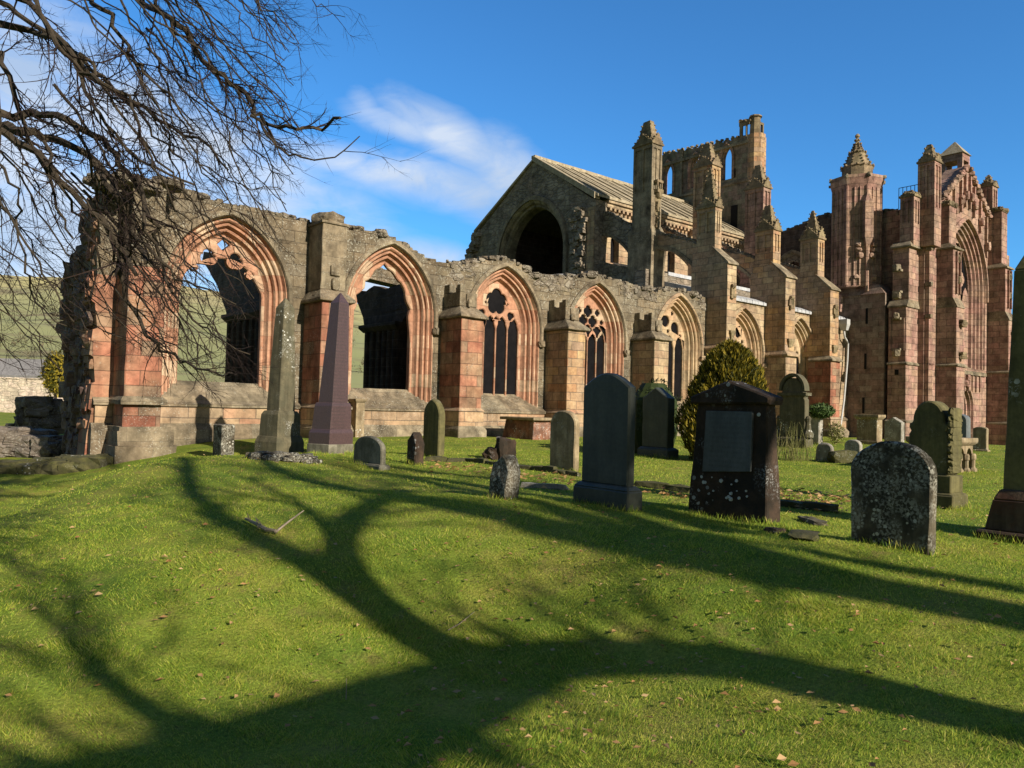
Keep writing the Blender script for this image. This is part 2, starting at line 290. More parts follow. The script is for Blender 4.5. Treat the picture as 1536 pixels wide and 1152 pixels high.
def plain(name, c1, c2, scale=6, rough=.7, bump=.3, spec=.25, spots=0, spot_c=(.6, .6, .55), spot_scale=14, streak=0, dark=None, dark_amt=0, metallic=0, spot_zone=1.2):
    m, t, b = newmat(name); ge = nn(t, 'ShaderNodeNewGeometry'); P = ge.outputs['Position']
    n_ = noi(t, P, scale, 6, .6); c = ramp(t, n_, [(.3, c1), (.68, c2)])
    f = noi(t, P, scale*7, 4, .6); c = mixc(t, 1.0, c, ramp(t, f, [(.25, .75), (.75, 1.15)]), 'MULTIPLY')
    if streak:
        sv = nn(t, 'ShaderNodeVectorMath', operation='MULTIPLY'); ln(t, P, sv.inputs[0]); sv.inputs[1].default_value = (9, 9, .9)
        c = mixc(t, 1.0, c, ramp(t, noi(t, sv.outputs[0], 1, 4, .6), [(.35, 1-streak), (.62, 1.05)]), 'MULTIPLY')
    if dark_amt:
        c = mixc(t, mth(t, 'MULTIPLY', ramp(t, noi(t, P, 3.1, 5, .65), [(.42, 0.0), (.6, 1.0)]), dark_amt), c, dark)
    if spots:
        vo = nn(t, 'ShaderNodeTexVoronoi', feature='F1'); vo.inputs['Scale'].default_value = spot_scale; ln(t, P, vo.inputs['Vector'])
        vc = nn(t, 'ShaderNodeSeparateColor'); ln(t, vo.outputs['Color'], vc.inputs[0])
        rad = mth(t, 'MULTIPLY', vc.outputs[0], .55)
        d = mth(t, 'ADD', vo.outputs['Distance'], mth(t, 'MULTIPLY', noi(t, P, 60, 2), .22))
        s_ = mth(t, 'MULTIPLY', mth(t, 'LESS_THAN', d, rad), ramp(t, noi(t, P, spot_zone, 3, .5), [(.62-.3*spots, 0.0), (.7-.3*spots, 1.0)]))
        ls = ramp(t, noi(t, P, 45, 3, .6), [(.54-.1*spots, 0.0), (.64-.1*spots, 1.0)])
        s_ = mth(t, 'MAXIMUM', s_, mth(t, 'MULTIPLY', mth(t, 'MULTIPLY', ls, .6), ramp(t, noi(t, P, spot_zone*2, 3), [(.6-.25*spots, 0.0), (.72-.25*spots, .9)])))
        c = mixc(t, mth(t, 'MULTIPLY', s_, .85), c, spot_c)
    ln(t, c, b.inputs['Base Color']); b.inputs['Roughness'].default_value = rough; b.inputs['Specular IOR Level'].default_value = spec; b.inputs['Metallic'].default_value = metallic
    bp = nn(t, 'ShaderNodeBump'); bp.inputs['Strength'].default_value = bump; bp.inputs['Distance'].default_value = .02
    ln(t, mth(t, 'ADD', n_, mth(t, 'MULTIPLY', f, .5)), bp.inputs['Height']); ln(t, bp.outputs[0], b.inputs['Normal']); return m
M['glass'] = plain('dark_leaded_glass', (.004, .004, .005), (.010, .009, .010), 3, .55, .15, .06)
M['slot'] = plain('unlit_slit', (.006, .005, .005), (.01, .009, .008), 5, .95, .1)
M['lead'] = plain('lead_sheet', (.36, .37, .39), (.5, .51, .53), 2.5, .5, .2, .4, streak=.25)
M['concrete'] = plain('grey_concrete_slab', (.27, .245, .21), (.37, .34, .3), 1.4, .9, .4, spots=.1)
M['iron'] = plain('iron', (.02, .02, .02), (.05, .045, .04), 8, .6, .2)
M['pipe'] = plain('grey_painted_pipe', (.33, .33, .33), (.45, .45, .44), 4, .5, .1)

# ------------------------------------------------------------------ shapes for Gothic work
def arc_c(hw, rise): return max((rise*rise-hw*hw)/(2*hw), 0)
def arch(hw, zs, c, inset, zb, n=14, jamb=4):
    """points (dx,z) left foot -> apex -> right foot, offset inwards by inset"""
    r = hw+c-inset; a = math.acos(min(c/r, 1)) if r > c else 0
    lft = [(-(hw-inset), zb+(zs-zb)*i/jamb) for i in range(jamb)]
    lft += [(c-r*math.cos(a*i/n), zs+r*math.sin(a*i/n)) for i in range(n+1)]
    rgt = [(-x, z) for x, z in reversed(lft[:-1])]
    return lft+rgt
def loop(pts, cx): return [(cx+x, z) for x, z in pts]
def light(cx, w, zb, zs, cusp=.3, ogee=0):
    """one cusped window light, closed loop"""
    h = w/2; rise = w*.95; a = arch(h, zs, arc_c(h, rise), 0, zb, 6, 2); out = []
    n = len(a)
    for i, (x, z) in enumerate(a):
        t = (z-zs)/rise
        if t > 0: k = 1-cusp*math.exp(-((t-.32)/.13)**2); x *= k
        out.append((cx+x, z))
    return out
def foil(cx, cz, r, n, ph=0, depth=.35, pts=48):
    return [(cx+r*((1-depth)+depth*abs(math.cos(n*(t-ph)/2))**.55)*math.cos(t), cz+r*((1-depth)+depth*abs(math.cos(n*(t-ph)/2))**.55)*math.sin(t)) for t in [2*math.pi*i/pts for i in range(pts)]]
def drop(cx, cz, r, L, ang, n=18):
    """mouchette: a teardrop with its point at distance L in direction ang"""
    out = []
    for i in range(n):
        t = math.pi*.42 + (2*math.pi-math.pi*.84)*i/(n-1); out.append((r*math.cos(t), r*math.sin(t)))
    out.append((L, L*.22)); ca, sa = math.cos(ang), math.sin(ang)
    return [(cx+x*ca-y*sa, cz+x*sa+y*ca) for x, y in out]
PROF = [(0, -.012), (.035, -.012), (.055, .05), (.075, .12), (.105, .075), (.15, .075), (.185, .12), (.2, .21), (.235, .17), (.285, .18), (.315, .26), (.33, .35), (.37, .31), (.425, .33), (.46, .43), (.5, .5), (.545, .52), (.545, .78), (0, .79)]
def sweep_arch(mb, cx, Y, hw, zs, c, zb, prof, n=14, jamb=5, arch_only=False):
    cols = []
    for ins, dep in prof:
        a = arch(hw, zs, c, ins, zb, n, jamb)
        if arch_only: a = a[jamb:len(a)-jamb]
        cols.append([(cx+x, Y+dep, z) for x, z in a])
    m = len(cols[0]); k = len(cols); v = [cols[j][i] for i in range(m) for j in range(k)]; f = []
    for i in range(m-1):
        for j in range(k-1): f.append((i*k+j, i*k+j+1, (i+1)*k+j+1, (i+1)*k+j))
    f.append(tuple(range(k))); f.append(tuple((m-1)*k+j for j in reversed(range(k))))
    return mb.add(v, f)
def rag(x0, x1, zf, step=.16, amp=.09, seed=1):
    """ragged upper edge of a broken wall from x0 to x1"""
    r_ = random.Random(seed); out = []; x = x0; 
    while x < x1:
        w = step*r_.uniform(.5, 1.9); z = zf(x) + r_.uniform(-amp, amp); out += [(x, z), (min(x+w*.93, x1), z + r_.uniform(-.02, .02))]; x += w
    return out

# ================================================================== THE ABBEY
abbey = tag(empty('ruined_abbey', (25, 24, .45)), 'roofless red and buff sandstone abbey ruin with traceried windows, buttresses, pinnacles and tower', 'abbey ruin')
def part(mb, name, mat, parent=abbey, **k):
    o = mb.build(name, M[mat] if isinstance(mat, str) else mat, parent, **k)
    if name in ('rubble_coping', 'broken_wall_core', 'rubble_toothing'): o['kind'] = 'stuff'
    return o
YW = 22.25
prof_top = [(4.15, 7.05), (4.9, 7.2), (5.7, 7.42), (6.7, 7.32), (7.6, 7.22), (8.7, 7.18), (10.1, 7.14), (11.0, 7.12), (11.8, 7.22), (12.9, 7.12), (13.5, 6.92), (14.3, 6.62), (15.7, 6.58), (16.6, 6.8), (17.4, 7.08), (18.1, 7.12), (19.2, 6.7), (20.9, 6.74), (22.0, 7.05), (23.0, 7.1), (24.9, 6.95), (26.3, 6.9), (27.6, 7.1), (28.6, 7.12), (29.9, 6.95)]
_px = [p[0] for p in prof_top]; _pz = [p[1] for p in prof_top]
def topz(x): return float(np.interp(x, _px, _pz))
WIN = [(7.62, 1.78, 4.8, 'open1', 'trac'), (13.0, 1.68, 4.8, 'open2', 'trac'), (17.85, 1.72, 4.72, 'foil', 'trac'), (22.72, 1.66, 4.7, 'retic', 'trac'), (28.02, 1.62, 4.78, 'flow', 'tract'), (33.1, 1.66, 4.72, 'flow2', 'tract'), (38.3, 1.6, 4.72, 'wheel', 'tract')]
RISE = 2.3
WIN = [(w[0], w[1], w[2]-.17, w[3], w[4]) for w in WIN]
# --- south wall of the chapels, broken part and roofed part
def wall_loops(x0, x1, top, zb, wins):
    o = [(x0, zb), (x1, zb)] + list(reversed(top)) ; L = [o]
    for cx, hw, zs, *_ in wins: L.append(loop(arch(hw, zs, arc_c(hw, RISE), 0, 1.5), cx))
    return L
# ragged west end of the broken wall
left_edge = [(4.16, .6), (4.25, 1.2), (4.17, 1.25), (4.22, 1.9), (4.3, 1.95), (4.24, 2.6), (4.14, 2.65), (4.2, 3.3), (4.3, 3.35), (4.22, 4.0), (4.12, 4.05), (4.2, 4.7), (4.27, 4.75), (4.2, 5.5), (4.3, 5.55), (4.22, 6.3), (4.32, 6.35), (4.28, 6.85)]
topA = rag(4.3, 16.0, topz, .2, .06, 3)
cut = 5.78
lo_ = [(4.1, -.4), (cut, -.4), (cut, 4.75), (4.25, 4.75)] + [q for q in reversed(left_edge) if q[1] < 4.7]
mb = MB(); plateY(mb, [lo_], YW, YW+1.0); part(mb, 'chapel_wall', 'red')
hi_ = [(4.25, 4.75), (cut, 4.75), (cut, topz(cut))] + [q for q in reversed(topA) if q[0] < cut-.02] + [q for q in reversed(left_edge) if q[1] > 4.78]
mb = MB(); plateY(mb, [hi_], YW, YW+1.0); part(mb, 'chapel_wall', 'wall')
la = [(cut, -.4), (16.0, -.4)] + [q for q in reversed(topA) if q[0] > cut+.02] + [(cut, topz(cut))]
mb = MB(); plateY(mb, [la] + [loop(arch(w[1], w[2], arc_c(w[1], RISE), 0, 1.5), w[0]) for w in WIN[:2]], YW, YW+1.0)
part(mb, 'chapel_wall', 'wall')
topB = rag(16.0, 30.1, topz, .22, .07, 5)
mb = MB(); plateY(mb, wall_loops(16.0, 30.1, topB, .2, WIN[2:5]), YW, YW+1.0); part(mb, 'chapel_wall', 'wall')
mb = MB(); plateY(mb, wall_loops(30.1, 45.0, [(30.1, 7.2), (45.0, 7.2)], .2, WIN[5:7]), YW+.002, YW+1.0); part(mb, 'chapel_wall', 'tan')
# plinth courses and string course
mb = MB(); mb.box(4.3, 29.9, YW-.13, YW+.3, -.4, 1.43); part(mb, 'plinth', 'plinth', rough=.01, cell=.5)
mb = MB(); mb.box(30.0, 43.5, YW-.13, YW+.3, 0, 1.43); part(mb, 'plinth', 'tan')
mb = MB(); mb.frus(4.2, 43.4, YW-.3, YW+.3, .72, 4.2, 43.4, YW-.14, YW+.3, .9); mb.box(4.2, 43.4, YW-.3, YW+.3, -.5, .72); part(mb, 'plinth', 'cap', rough=.02, cell=.4)
mb = MB(); mb.frus(4.25, 43.5, YW-.22, YW+.2, 1.43, 4.25, 43.5, YW-.005, YW+.2, 1.56); mb.box(4.25, 43.5, YW-.2, YW+.2, 1.36, 1.43); part(mb, 'string_course', 'cap', rough=.008, cell=.4)

# --- windows
def tracery(cx, hw, zs, kind):
    c = arc_c(hw, RISE); ih = hw-.5; zb = 1.9
    outer = loop(arch(hw, zs, c, .5, zb, 14, 3), cx); inn = arch(hw, zs, c, .56, zb, 14, 3)
    apex = max(z for x, z in inn); w = hw-.58
    def inside(x, z, r):
        rad = hw+c-.58-r; return abs(x) < w-r if z < zs else (abs(x)+c)**2+(z-zs)**2 < rad*rad
    H = []
    if kind == 'open1':
        # lower lights lost: a wide round headed gap, foils above
        g = arch(w, zs-.1, arc_c(w, 1.02), 0.02, 1.95, 14, 3); g = [(x+.03*math.sin(7*z), z) for x, z in g]
        H = [loop(g, cx), foil(cx-.42, zs+1.07, .23, 3, math.pi/2, .3), foil(cx+.36, zs+1.05, .24, 3, math.pi/2, .3), [(cx-.02, zs+1.30), (cx+.2, zs+1.5), (cx+.0, zs+1.66), (cx-.18, zs+1.48)],
             foil(cx-.8, zs+.72, .12, 3, 0, .3), foil(cx+.82, zs+.7, .11, 3, 0, .3)]
    elif kind == 'open2':
        g = arch(w, zs, arc_c(w, RISE-.62), 0.0, 1.95, 16, 3); k = []
        for x, z in g:
            if z > zs-.3: x *= 1-.10*abs(math.sin(5.3*z+x*2.1))-(.12 if (x < -.3 and z > zs+.7) else 0); z -= .07*abs(math.sin(9*x))
            k.append((cx+x, z))
        H = [k]
    elif kind == 'foil':
        for i in range(4): H.append(light(cx+(-.75+.5*i)*w*.98, w*.435, 1.98, zs-.02, .2))
        H.append(foil(cx, zs+1.0, .5, 5, math.pi/2, .28))
        H += [foil(cx-.7, zs+.5, .17, 3, math.pi*.9, .3), foil(cx+.7, zs+.5, .17, 3, .1*math.pi, .3)]
        H += [[(cx+x, zs+z) for x, z in q] for q in ([(-.13, .33), (.13, .33), (0, .45)], [(-.5, .86), (-.45, 1.02), (-.56, .93)], [(.5, .86), (.45, 1.02), (.56, .93)])]
    elif kind == 'retic':
        for i in range(4): H.append(light(cx+(-.75+.5*i)*w*.98, w*.435, 1.98, zs-.1, .2))
        s = w*.5
        for row, (z0, xs) in enumerate(((.33, (-1, 0, 1)), (.74, (-.52, .52)), (1.14, (-.02,)), (1.12, (-1.0, 1.0)), (.74, (-1.5, 1.5)), (1.52, (-.5, .5)), (1.86, (0,)))):
            for x in xs:
                for rr_ in (.255, .225, .19, .15, .11):
                    if inside(x*s, zs+z0, rr_*.75): H.append(foil(cx+x*s, zs+z0, rr_, 4, 0, .3, 32)); break
    elif kind in ('flow', 'flow2'):
        m = -1 if kind == 'flow2' else 1
        for i in range(3): H.append(light(cx+(-.667+.667*i)*w, w*.56, 1.98, zs-.08, .2))
        H += [drop(cx-.3*m, zs+1.12, .27, .5, math.pi/2+.9*m), drop(cx+.36*m, zs+.86, .26, .42, -math.pi/2+.5*m), foil(cx+.16*m, zs+1.5, .1, 3), foil(cx-.66*m, zs+.66, .11, 3), foil(cx-.12*m, zs+.66, .09, 3), foil(cx+.76*m, zs+.5, .09, 3)]
        
    else:
        for i in range(3): H.append(light(cx+(-.667+.667*i)*w, w*.58, 1.98, zs-.25, .2))
        for k in range(3): a = math.pi/2+k*2.094; H.append(drop(cx+.32*math.cos(a), zs+.85+.32*math.sin(a), .2, .3, a+2.2))
        H += [foil(cx-.68, zs+.42, .13, 3), foil(cx+.68, zs+.42, .13, 3), foil(cx, zs+1.55, .1, 3, math.pi/2)]
    return outer, H
for cx, hw, zs, kind, mt in WIN:
    c = arc_c(hw, RISE)
    mb = MB(); sweep_arch(mb, cx, YW, hw, zs, c, 1.5, PROF)
    win = part(mb, 'window', mt); win['label'] = {'open1': 'wide pointed window with its lower lights broken away', 'open2': 'empty pointed window with stumps of lost tracery', 'foil': 'pointed window with a round cinquefoil above four lights', 'retic': 'pointed window with a net of quatrefoils', 'flow': 'buff pointed window with swirling tracery above the hedge', 'flow2': 'buff pointed window half behind the golden yew', 'wheel': 'buff pointed window nearest the stair turret'}[kind]
    o, H = tracery(cx, hw, zs, kind)
    mb = MB(); plateY(mb, [o]+H, YW+.50, YW+.68, .03); part(mb, 'tracery', mt, win)
    mb = MB(); hm = [(-.17, .02), (-.17, -.06), (-.12, -.11), (-.03, -.11), (.0, -.05), (.0, .02)]
    sweep_arch(mb, cx, YW, hw, zs-.05, c, zs-.45, hm, 14, 2); 
    for sx in (-1, 1): mb.rock((cx+sx*(hw+.09), YW-.09, zs-.5), .11, .1, .12, seed=cx+sx, cuts=2)
    part(mb, 'hood_mould', 'cap' if mt == 'trac' else 'tan', win)
    mb = MB(); x0, x1 = cx-hw+.001, cx+hw-.001
    mb.hexa([(x0, YW-.02, 1.46), (x1, YW-.02, 1.46), (x1, YW+.95, 1.46), (x0, YW+.95, 1.46), (x0, YW-.02, 1.6), (x1, YW-.02, 1.6), (x1, YW+.62, 2.09), (x0, YW+.62, 2.09)])
    part(mb, 'sill', 'cap', win, rough=.012, cell=.35)
    if not kind.startswith('open'):
        mb = MB(); v = arch(hw, zs, c, .52, 1.7, 10, 2); plateY(mb, [loop(v, cx)], YW+.6, YW+.63); part(mb, 'glazing', 'glass', win)

# --- rubble lying along the broken wall head
mb = MB(); r_ = random.Random(11)
for i in range(230):
    x = r_.uniform(4.35, 30.0); s_ = r_.uniform(.04, .15) if x < 16 else r_.uniform(.06, .19)
    mb.rock((x, YW+r_.uniform(.02, .9), topz(x)+r_.uniform(-.03, .07)), s_*r_.uniform(1, 1.7), s_, s_*r_.uniform(.5, .9), seed=i, cuts=1)
part(mb, 'rubble_coping', 'rubble')
# band of exposed rubble core above windows three to five
mb = MB()
for i in range(300):
    x = r_.uniform(15.3, 30.0); z = r_.uniform(-.5, .02)
    near = min(abs(x-w[0]) for w in WIN[2:5])
    if near < 1.15 + (-z)*.85: continue
    s_ = r_.uniform(.04, .15); mb.rock((x, YW+.05, topz(x)+z), s_*1.5, .08, s_*.75, seed=i+500, rot=r_.uniform(-.2, .2), cuts=1)
part(mb, 'rubble_coping', 'rubble')

# --- chapel interiors: inner wall, cross walls, concrete roof slab
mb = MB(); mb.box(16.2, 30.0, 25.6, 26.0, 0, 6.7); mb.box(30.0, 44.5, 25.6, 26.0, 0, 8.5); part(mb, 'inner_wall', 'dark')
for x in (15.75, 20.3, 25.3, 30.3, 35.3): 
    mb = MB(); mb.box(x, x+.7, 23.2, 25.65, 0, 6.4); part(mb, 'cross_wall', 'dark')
v = []
mb = MB(); nx = 40
for i in range(nx+1):
    x = 15.8+14.3*i/nx; zt = topz(x)+.06+.08*math.sin(2.4*x)
    v.append([(x, YW+.55, zt-.3), (x, YW+.5, zt-.05), (x, YW+.8, zt+.05), (x, 25.7, zt+.25), (x, 25.7, 6.1), (x, YW+.9, 6.1)])
mb.loft(v); part(mb, 'roof_slab', 'concrete', rough=.02, cell=.4, smooth=False)
# freestanding piers with broken vault springers, seen dark through the two empty windows
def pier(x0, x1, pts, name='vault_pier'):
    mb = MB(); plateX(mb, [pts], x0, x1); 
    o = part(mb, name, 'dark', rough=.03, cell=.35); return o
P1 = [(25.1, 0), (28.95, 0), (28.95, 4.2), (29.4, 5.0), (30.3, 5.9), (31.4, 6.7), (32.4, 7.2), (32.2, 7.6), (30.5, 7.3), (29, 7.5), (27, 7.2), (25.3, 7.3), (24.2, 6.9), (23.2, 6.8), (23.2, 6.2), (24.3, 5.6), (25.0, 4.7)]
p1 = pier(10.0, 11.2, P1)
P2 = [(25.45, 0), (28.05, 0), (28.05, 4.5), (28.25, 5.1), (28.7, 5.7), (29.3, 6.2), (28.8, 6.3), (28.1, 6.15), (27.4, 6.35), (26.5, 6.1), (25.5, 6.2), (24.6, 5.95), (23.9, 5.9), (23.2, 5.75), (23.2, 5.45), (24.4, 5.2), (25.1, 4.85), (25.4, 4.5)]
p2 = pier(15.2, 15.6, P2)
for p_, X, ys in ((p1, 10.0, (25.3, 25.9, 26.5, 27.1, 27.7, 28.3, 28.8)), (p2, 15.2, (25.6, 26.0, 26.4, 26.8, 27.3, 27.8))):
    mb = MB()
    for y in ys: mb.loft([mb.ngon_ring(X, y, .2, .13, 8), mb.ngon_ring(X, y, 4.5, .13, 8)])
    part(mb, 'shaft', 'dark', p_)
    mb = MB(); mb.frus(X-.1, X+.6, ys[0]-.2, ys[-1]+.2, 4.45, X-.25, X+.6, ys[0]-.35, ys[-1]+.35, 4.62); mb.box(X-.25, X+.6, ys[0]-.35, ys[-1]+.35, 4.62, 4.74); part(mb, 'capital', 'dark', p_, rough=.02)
# broken stretch of inner wall seen lit behind the second window's pier
mb = MB(); t_ = rag(12.5, 21, lambda x: 8.0-.1*(x-13), .25, .12, 9); plateY(mb, [[(12.5, 7.3), (21, 6.6)]+list(reversed(t_))], 29.6, 30.4)
part(mb, 'nave_wall', 'wall')

# --- buttresses
def small_buttress(x, w, mat, tops=True, dep=1.25, zcap=4.57):
    y0 = YW-dep
    mb = MB(); mb.box(x, x+w, y0, YW+.1, 1.5, zcap); b = part(mb, 'buttress', mat, bevel=.02, rough=.01, cell=.5)
    mb = MB(); mb.box(x-.06, x+w+.06, y0-.07, YW+.05, .1, 1.4); mb.frus(x-.1, x+w+.1, y0-.12, YW+.05, 1.4, x, x+w, y0, YW+.05, 1.53); part(mb, 'base', 'plinth' if mat != 'tan' else 'tan', b, bevel=.015, rough=.01, cell=.5)
    mb = MB(); mb.box(x-.13, x+w+.13, y0-.17, YW+.04, .1, .78); mb.frus(x-.13, x+w+.13, y0-.17, YW+.04, .78, x-.06, x+w+.06, y0-.07, YW+.04, .92); part(mb, 'base', 'cap', b, bevel=.02, rough=.015, cell=.5)
    if tops:
        mb = MB(); mb.box(x-.12, x+w+.12, y0-.14, YW+.04, zcap, zcap+.08); mb.frus(x-.12, x+w+.12, y0-.14, YW+.04, zcap+.08, x+.12, x+w-.12, y0+.3, YW+.04, zcap+.42)
        part(mb, 'cap', 'cap', b, bevel=.015, rough=.02, cell=.25)
        mb = MB(); X0, X1 = x+.1, x+w-.1
        mb.box(X0, X1, y0+.28, YW+.04, zcap+.42, zcap+.9)
        mb.box(X0, X0+.2, y0+.28, y0+.5, zcap+.9, zcap+1.16); mb.box(X1-.22, X1, y0+.9, YW+.04, zcap+.9, zcap+1.2); mb.box(X0+.02, X0+.3, y0+.95, YW+.04, zcap+.9, zcap+1.22)
        mb.box(X0+.24, X0+.44, y0+.22, y0+.3, zcap+.5, zcap+.85); mb.rock((X0+.34, y0+.2, zcap+.52), .09, .07, .13, seed=x)
        part(mb, 'broken_niche', 'dark' if mat == 'x' else 'cap', b, bevel=.02, rough=.02, cell=.25)
    return b
BM = {1: ('red',), 2: ('red',), 3: ('red',), 4: ('mix',), 5: ('tan',)}
# b1 : clasping buttress at the broken west end, full height
mb = MB(); mb.box(4.76, 5.56, 21.1, YW+.1, 4.9, 7.15); up_ = mb
mb = MB(); mb.box(4.72, 5.6, 21.0, YW+.1, .7, 4.9)
b = part(mb, 'buttress', 'red', bevel=.025, rough=.02, cell=.35); part(up_, 'upper_stage', 'wall', b, bevel=.025, rough=.03, cell=.3)
mb = MB(); mb.box(4.62, 5.72, 20.85, YW+.05, 1.4, 1.5); mb.frus(4.62, 5.72, 20.85, YW+.05, 1.5, 4.7, 5.62, 20.98, YW+.05, 1.6)
mb.box(4.6, 5.8, 20.8, YW+.05, .72, .84); part(mb, 'base', 'cap', b, rough=.02, cell=.3)
mb = MB(); mb.box(4.5, 5.9, 20.7, YW+.04, -.4, .34); mb.box(4.56, 5.85, 20.76, YW+.05, .34, .72); part(mb, 'base', 'cap', b, rough=.05, cell=.25)
mb = MB()
for i in range(60): mb.rock((random.uniform(4.0, 5.9), random.uniform(20.95, 22.2), random.uniform(7.02, 7.2) - .12*(random.random() < .4)), random.uniform(.1, .24), .14, .1, seed=i, cuts=1)
part(mb, 'rubble_coping', 'rubble', b)
# broken core of the west wall: rough stones stacked north of b1
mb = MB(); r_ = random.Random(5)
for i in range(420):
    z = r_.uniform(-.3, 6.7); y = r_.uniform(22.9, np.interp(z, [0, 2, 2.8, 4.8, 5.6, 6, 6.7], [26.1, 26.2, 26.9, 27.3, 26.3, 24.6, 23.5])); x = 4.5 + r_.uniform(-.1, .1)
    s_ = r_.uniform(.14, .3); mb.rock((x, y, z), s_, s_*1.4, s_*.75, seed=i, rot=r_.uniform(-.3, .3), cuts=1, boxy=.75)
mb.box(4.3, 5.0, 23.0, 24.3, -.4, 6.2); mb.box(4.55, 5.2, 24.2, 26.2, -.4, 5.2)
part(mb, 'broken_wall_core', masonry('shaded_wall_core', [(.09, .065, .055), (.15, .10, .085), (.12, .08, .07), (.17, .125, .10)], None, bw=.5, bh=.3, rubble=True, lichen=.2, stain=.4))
mb = MB()
for i in range(80):
    z = r_.uniform(-.2, 6.9); e = np.interp(z, [p[1] for p in left_edge], [p[0] for p in left_edge])
    s_ = r_.uniform(.08, .17); mb.rock((e+.1, r_.uniform(YW+.25, YW+.95), z), s_, s_*1.4, s_*.8, seed=i+90, rot=r_.uniform(-.2, .2), cuts=1, boxy=.8)
part(mb, 'broken_wall_core', 'red')
# b2 : lower stage, cap, tall upper stage with a boulder on top
b = small_buttress(9.95, .92, 'red', tops=False)
mb = MB(); mb.box(9.83, 10.99, 20.86, YW+.04, 4.57, 4.65); mb.frus(9.83, 10.99, 20.86, YW+.04, 4.65, 10.03, 10.84, 21.28, YW+.04, 4.95); part(mb, 'cap', 'cap', b, bevel=.015, rough=.025, cell=.22)
mb = MB(); mb.box(10.03, 10.84, 21.3, YW+.05, 4.95, 6.98); mb.box(10.32, 10.62, 21.22, 21.35, 5.4, 5.72); mb.rock((10.47, 21.25, 5.15), .11, .08, .2, seed=3); part(mb, 'upper_stage', 'cap', b, bevel=.025, rough=.02, cell=.3)
mb = MB(); mb.rock((10.4, 21.75, 7.15), .36, .4, .2, seed=21, rot=.3, cuts=4, amp=.14); mb.box(9.98, 10.88, 21.25, YW, 6.95, 7.02); part(mb, 'capstone', 'cap', b, rough=.02)
small_buttress(15.0, .92, 'red'); small_buttress(19.93, .92, 'mix'); small_buttress(24.9, .92, 'tan')

def crockets(mb, pts, s_, seed=0):
    r = random.Random(seed)
    for i, p in enumerate(pts): mb.rock(p, s_*r.uniform(.7, 1.2), s_*r.uniform(.7, 1.2), s_*r.uniform(.6, 1.1), seed=seed+i, cuts=1, amp=.25)
def pinnacle(x0, x1, y0, y1, z0, zg, zt, mat, parent=abbey, topmat='moss', broken=0.0, panels=True, seed=0, name='pinnacle'):
    """square shaft with sunk panels, gablets and a crocketed spirelet"""
    mb = MB(); t = .06
    mb.box(x0+t, x1-t, y0+t, y1-t, z0, zg); w, d = x1-x0, y1-y0
    zp = zg-min(.55*(zg-z0), 2.6) if panels else zg-.3
    mb.box(x0, x1, y0, y1, z0, zp)
    e = .13
    for (a, b_) in ((x0, x0+e), (x0+w/2-e*.4, x0+w/2+e*.4), (x1-e, x1)): mb.box(a, b_, y0-.002, y0+t+.01, zp, zg); mb.box(a, b_, y1-t-.01, y1+.002, zp, zg)
    for (a, b_) in ((y0, y0+e), (y0+d/2-e*.4, y0+d/2+e*.4), (y1-e, y1)): mb.box(x0-.003, x0+t+.01, a, b_, zp, zg+.001); mb.box(x1-t-.01, x1+.003, a, b_, zp, zg+.001)
    mb.box(x0-.001, x1+.001, y0-.001, y1+.001, zg-.22, zg)
    p = part(mb, name, mat, parent, bevel=0, rough=.008, cell=.6)
    mb = MB(); cx, cy = (x0+x1)/2, (y0+y1)/2; hg = min((zt-zg)*.42, w*.95)
    mb.box(x0-.07, x1+.07, y0-.07, y1+.07, zg-.02, zg+.08)
    for s_ in (y0-.05, y1-.05): mb.add([(x0-.04, s_, zg+.07), (x1+.04, s_, zg+.07), (cx, s_, zg+hg), (x0-.04, s_+.1, zg+.07), (x1+.04, s_+.1, zg+.07), (cx, s_+.1, zg+hg)], [(0, 1, 2), (5, 4, 3), (0, 2, 5, 3), (2, 1, 4, 5), (0, 3, 4, 1)])
    for s_ in (x0-.05, x1-.05): mb.add([(s_, y0-.04, zg+.07), (s_, y1+.04, zg+.07), (s_, cy, zg+hg), (s_+.1, y0-.04, zg+.07), (s_+.1, y1+.04, zg+.07), (s_+.1, cy, zg+hg)], [(0, 2, 1), (5, 3, 4), (0, 3, 5, 2), (2, 5, 4, 1), (0, 1, 4, 3)])
    k = 1-broken; hw_, hd = w*.42, d*.42; tp = .12 + broken*.55
    zt2 = zt
    mb.frus(cx-hw_, cx+hw_, cy-hd, cy+hd, zg+.06, cx-hw_*tp, cx+hw_*tp, cy-hd*tp, cy+hd*tp, zt2)
    pts = []
    n = max(4, int((zt-zg)/.22))
    for sx, sy in ((-1, -1), (1, -1), (1, 1), (-1, 1)):
        for i in range(1, n):
            f = i/n; q = (1-f)+f*tp; pts.append((cx+sx*hw_*q, cy+sy*hd*q, zg+.06+(zt2-zg)*f))
    for f in (.25, .5, .75):
        for ss in (-1, 1):
            pts += [(cx+ss*(1-f)*w*.55, y0-.03, zg+.08+hg*f), (x0-.03, cy+ss*(1-f)*d*.55, zg+.08+hg*f)]
    pts += [(cx, y0-.02, zg+hg), (x0-.02, cy, zg+hg), (cx, cy, zt2)]
    crockets(mb, pts, .03+.016*w, seed)
    part(mb, 'spirelet', topmat, p, rough=.02, cell=.3); return p
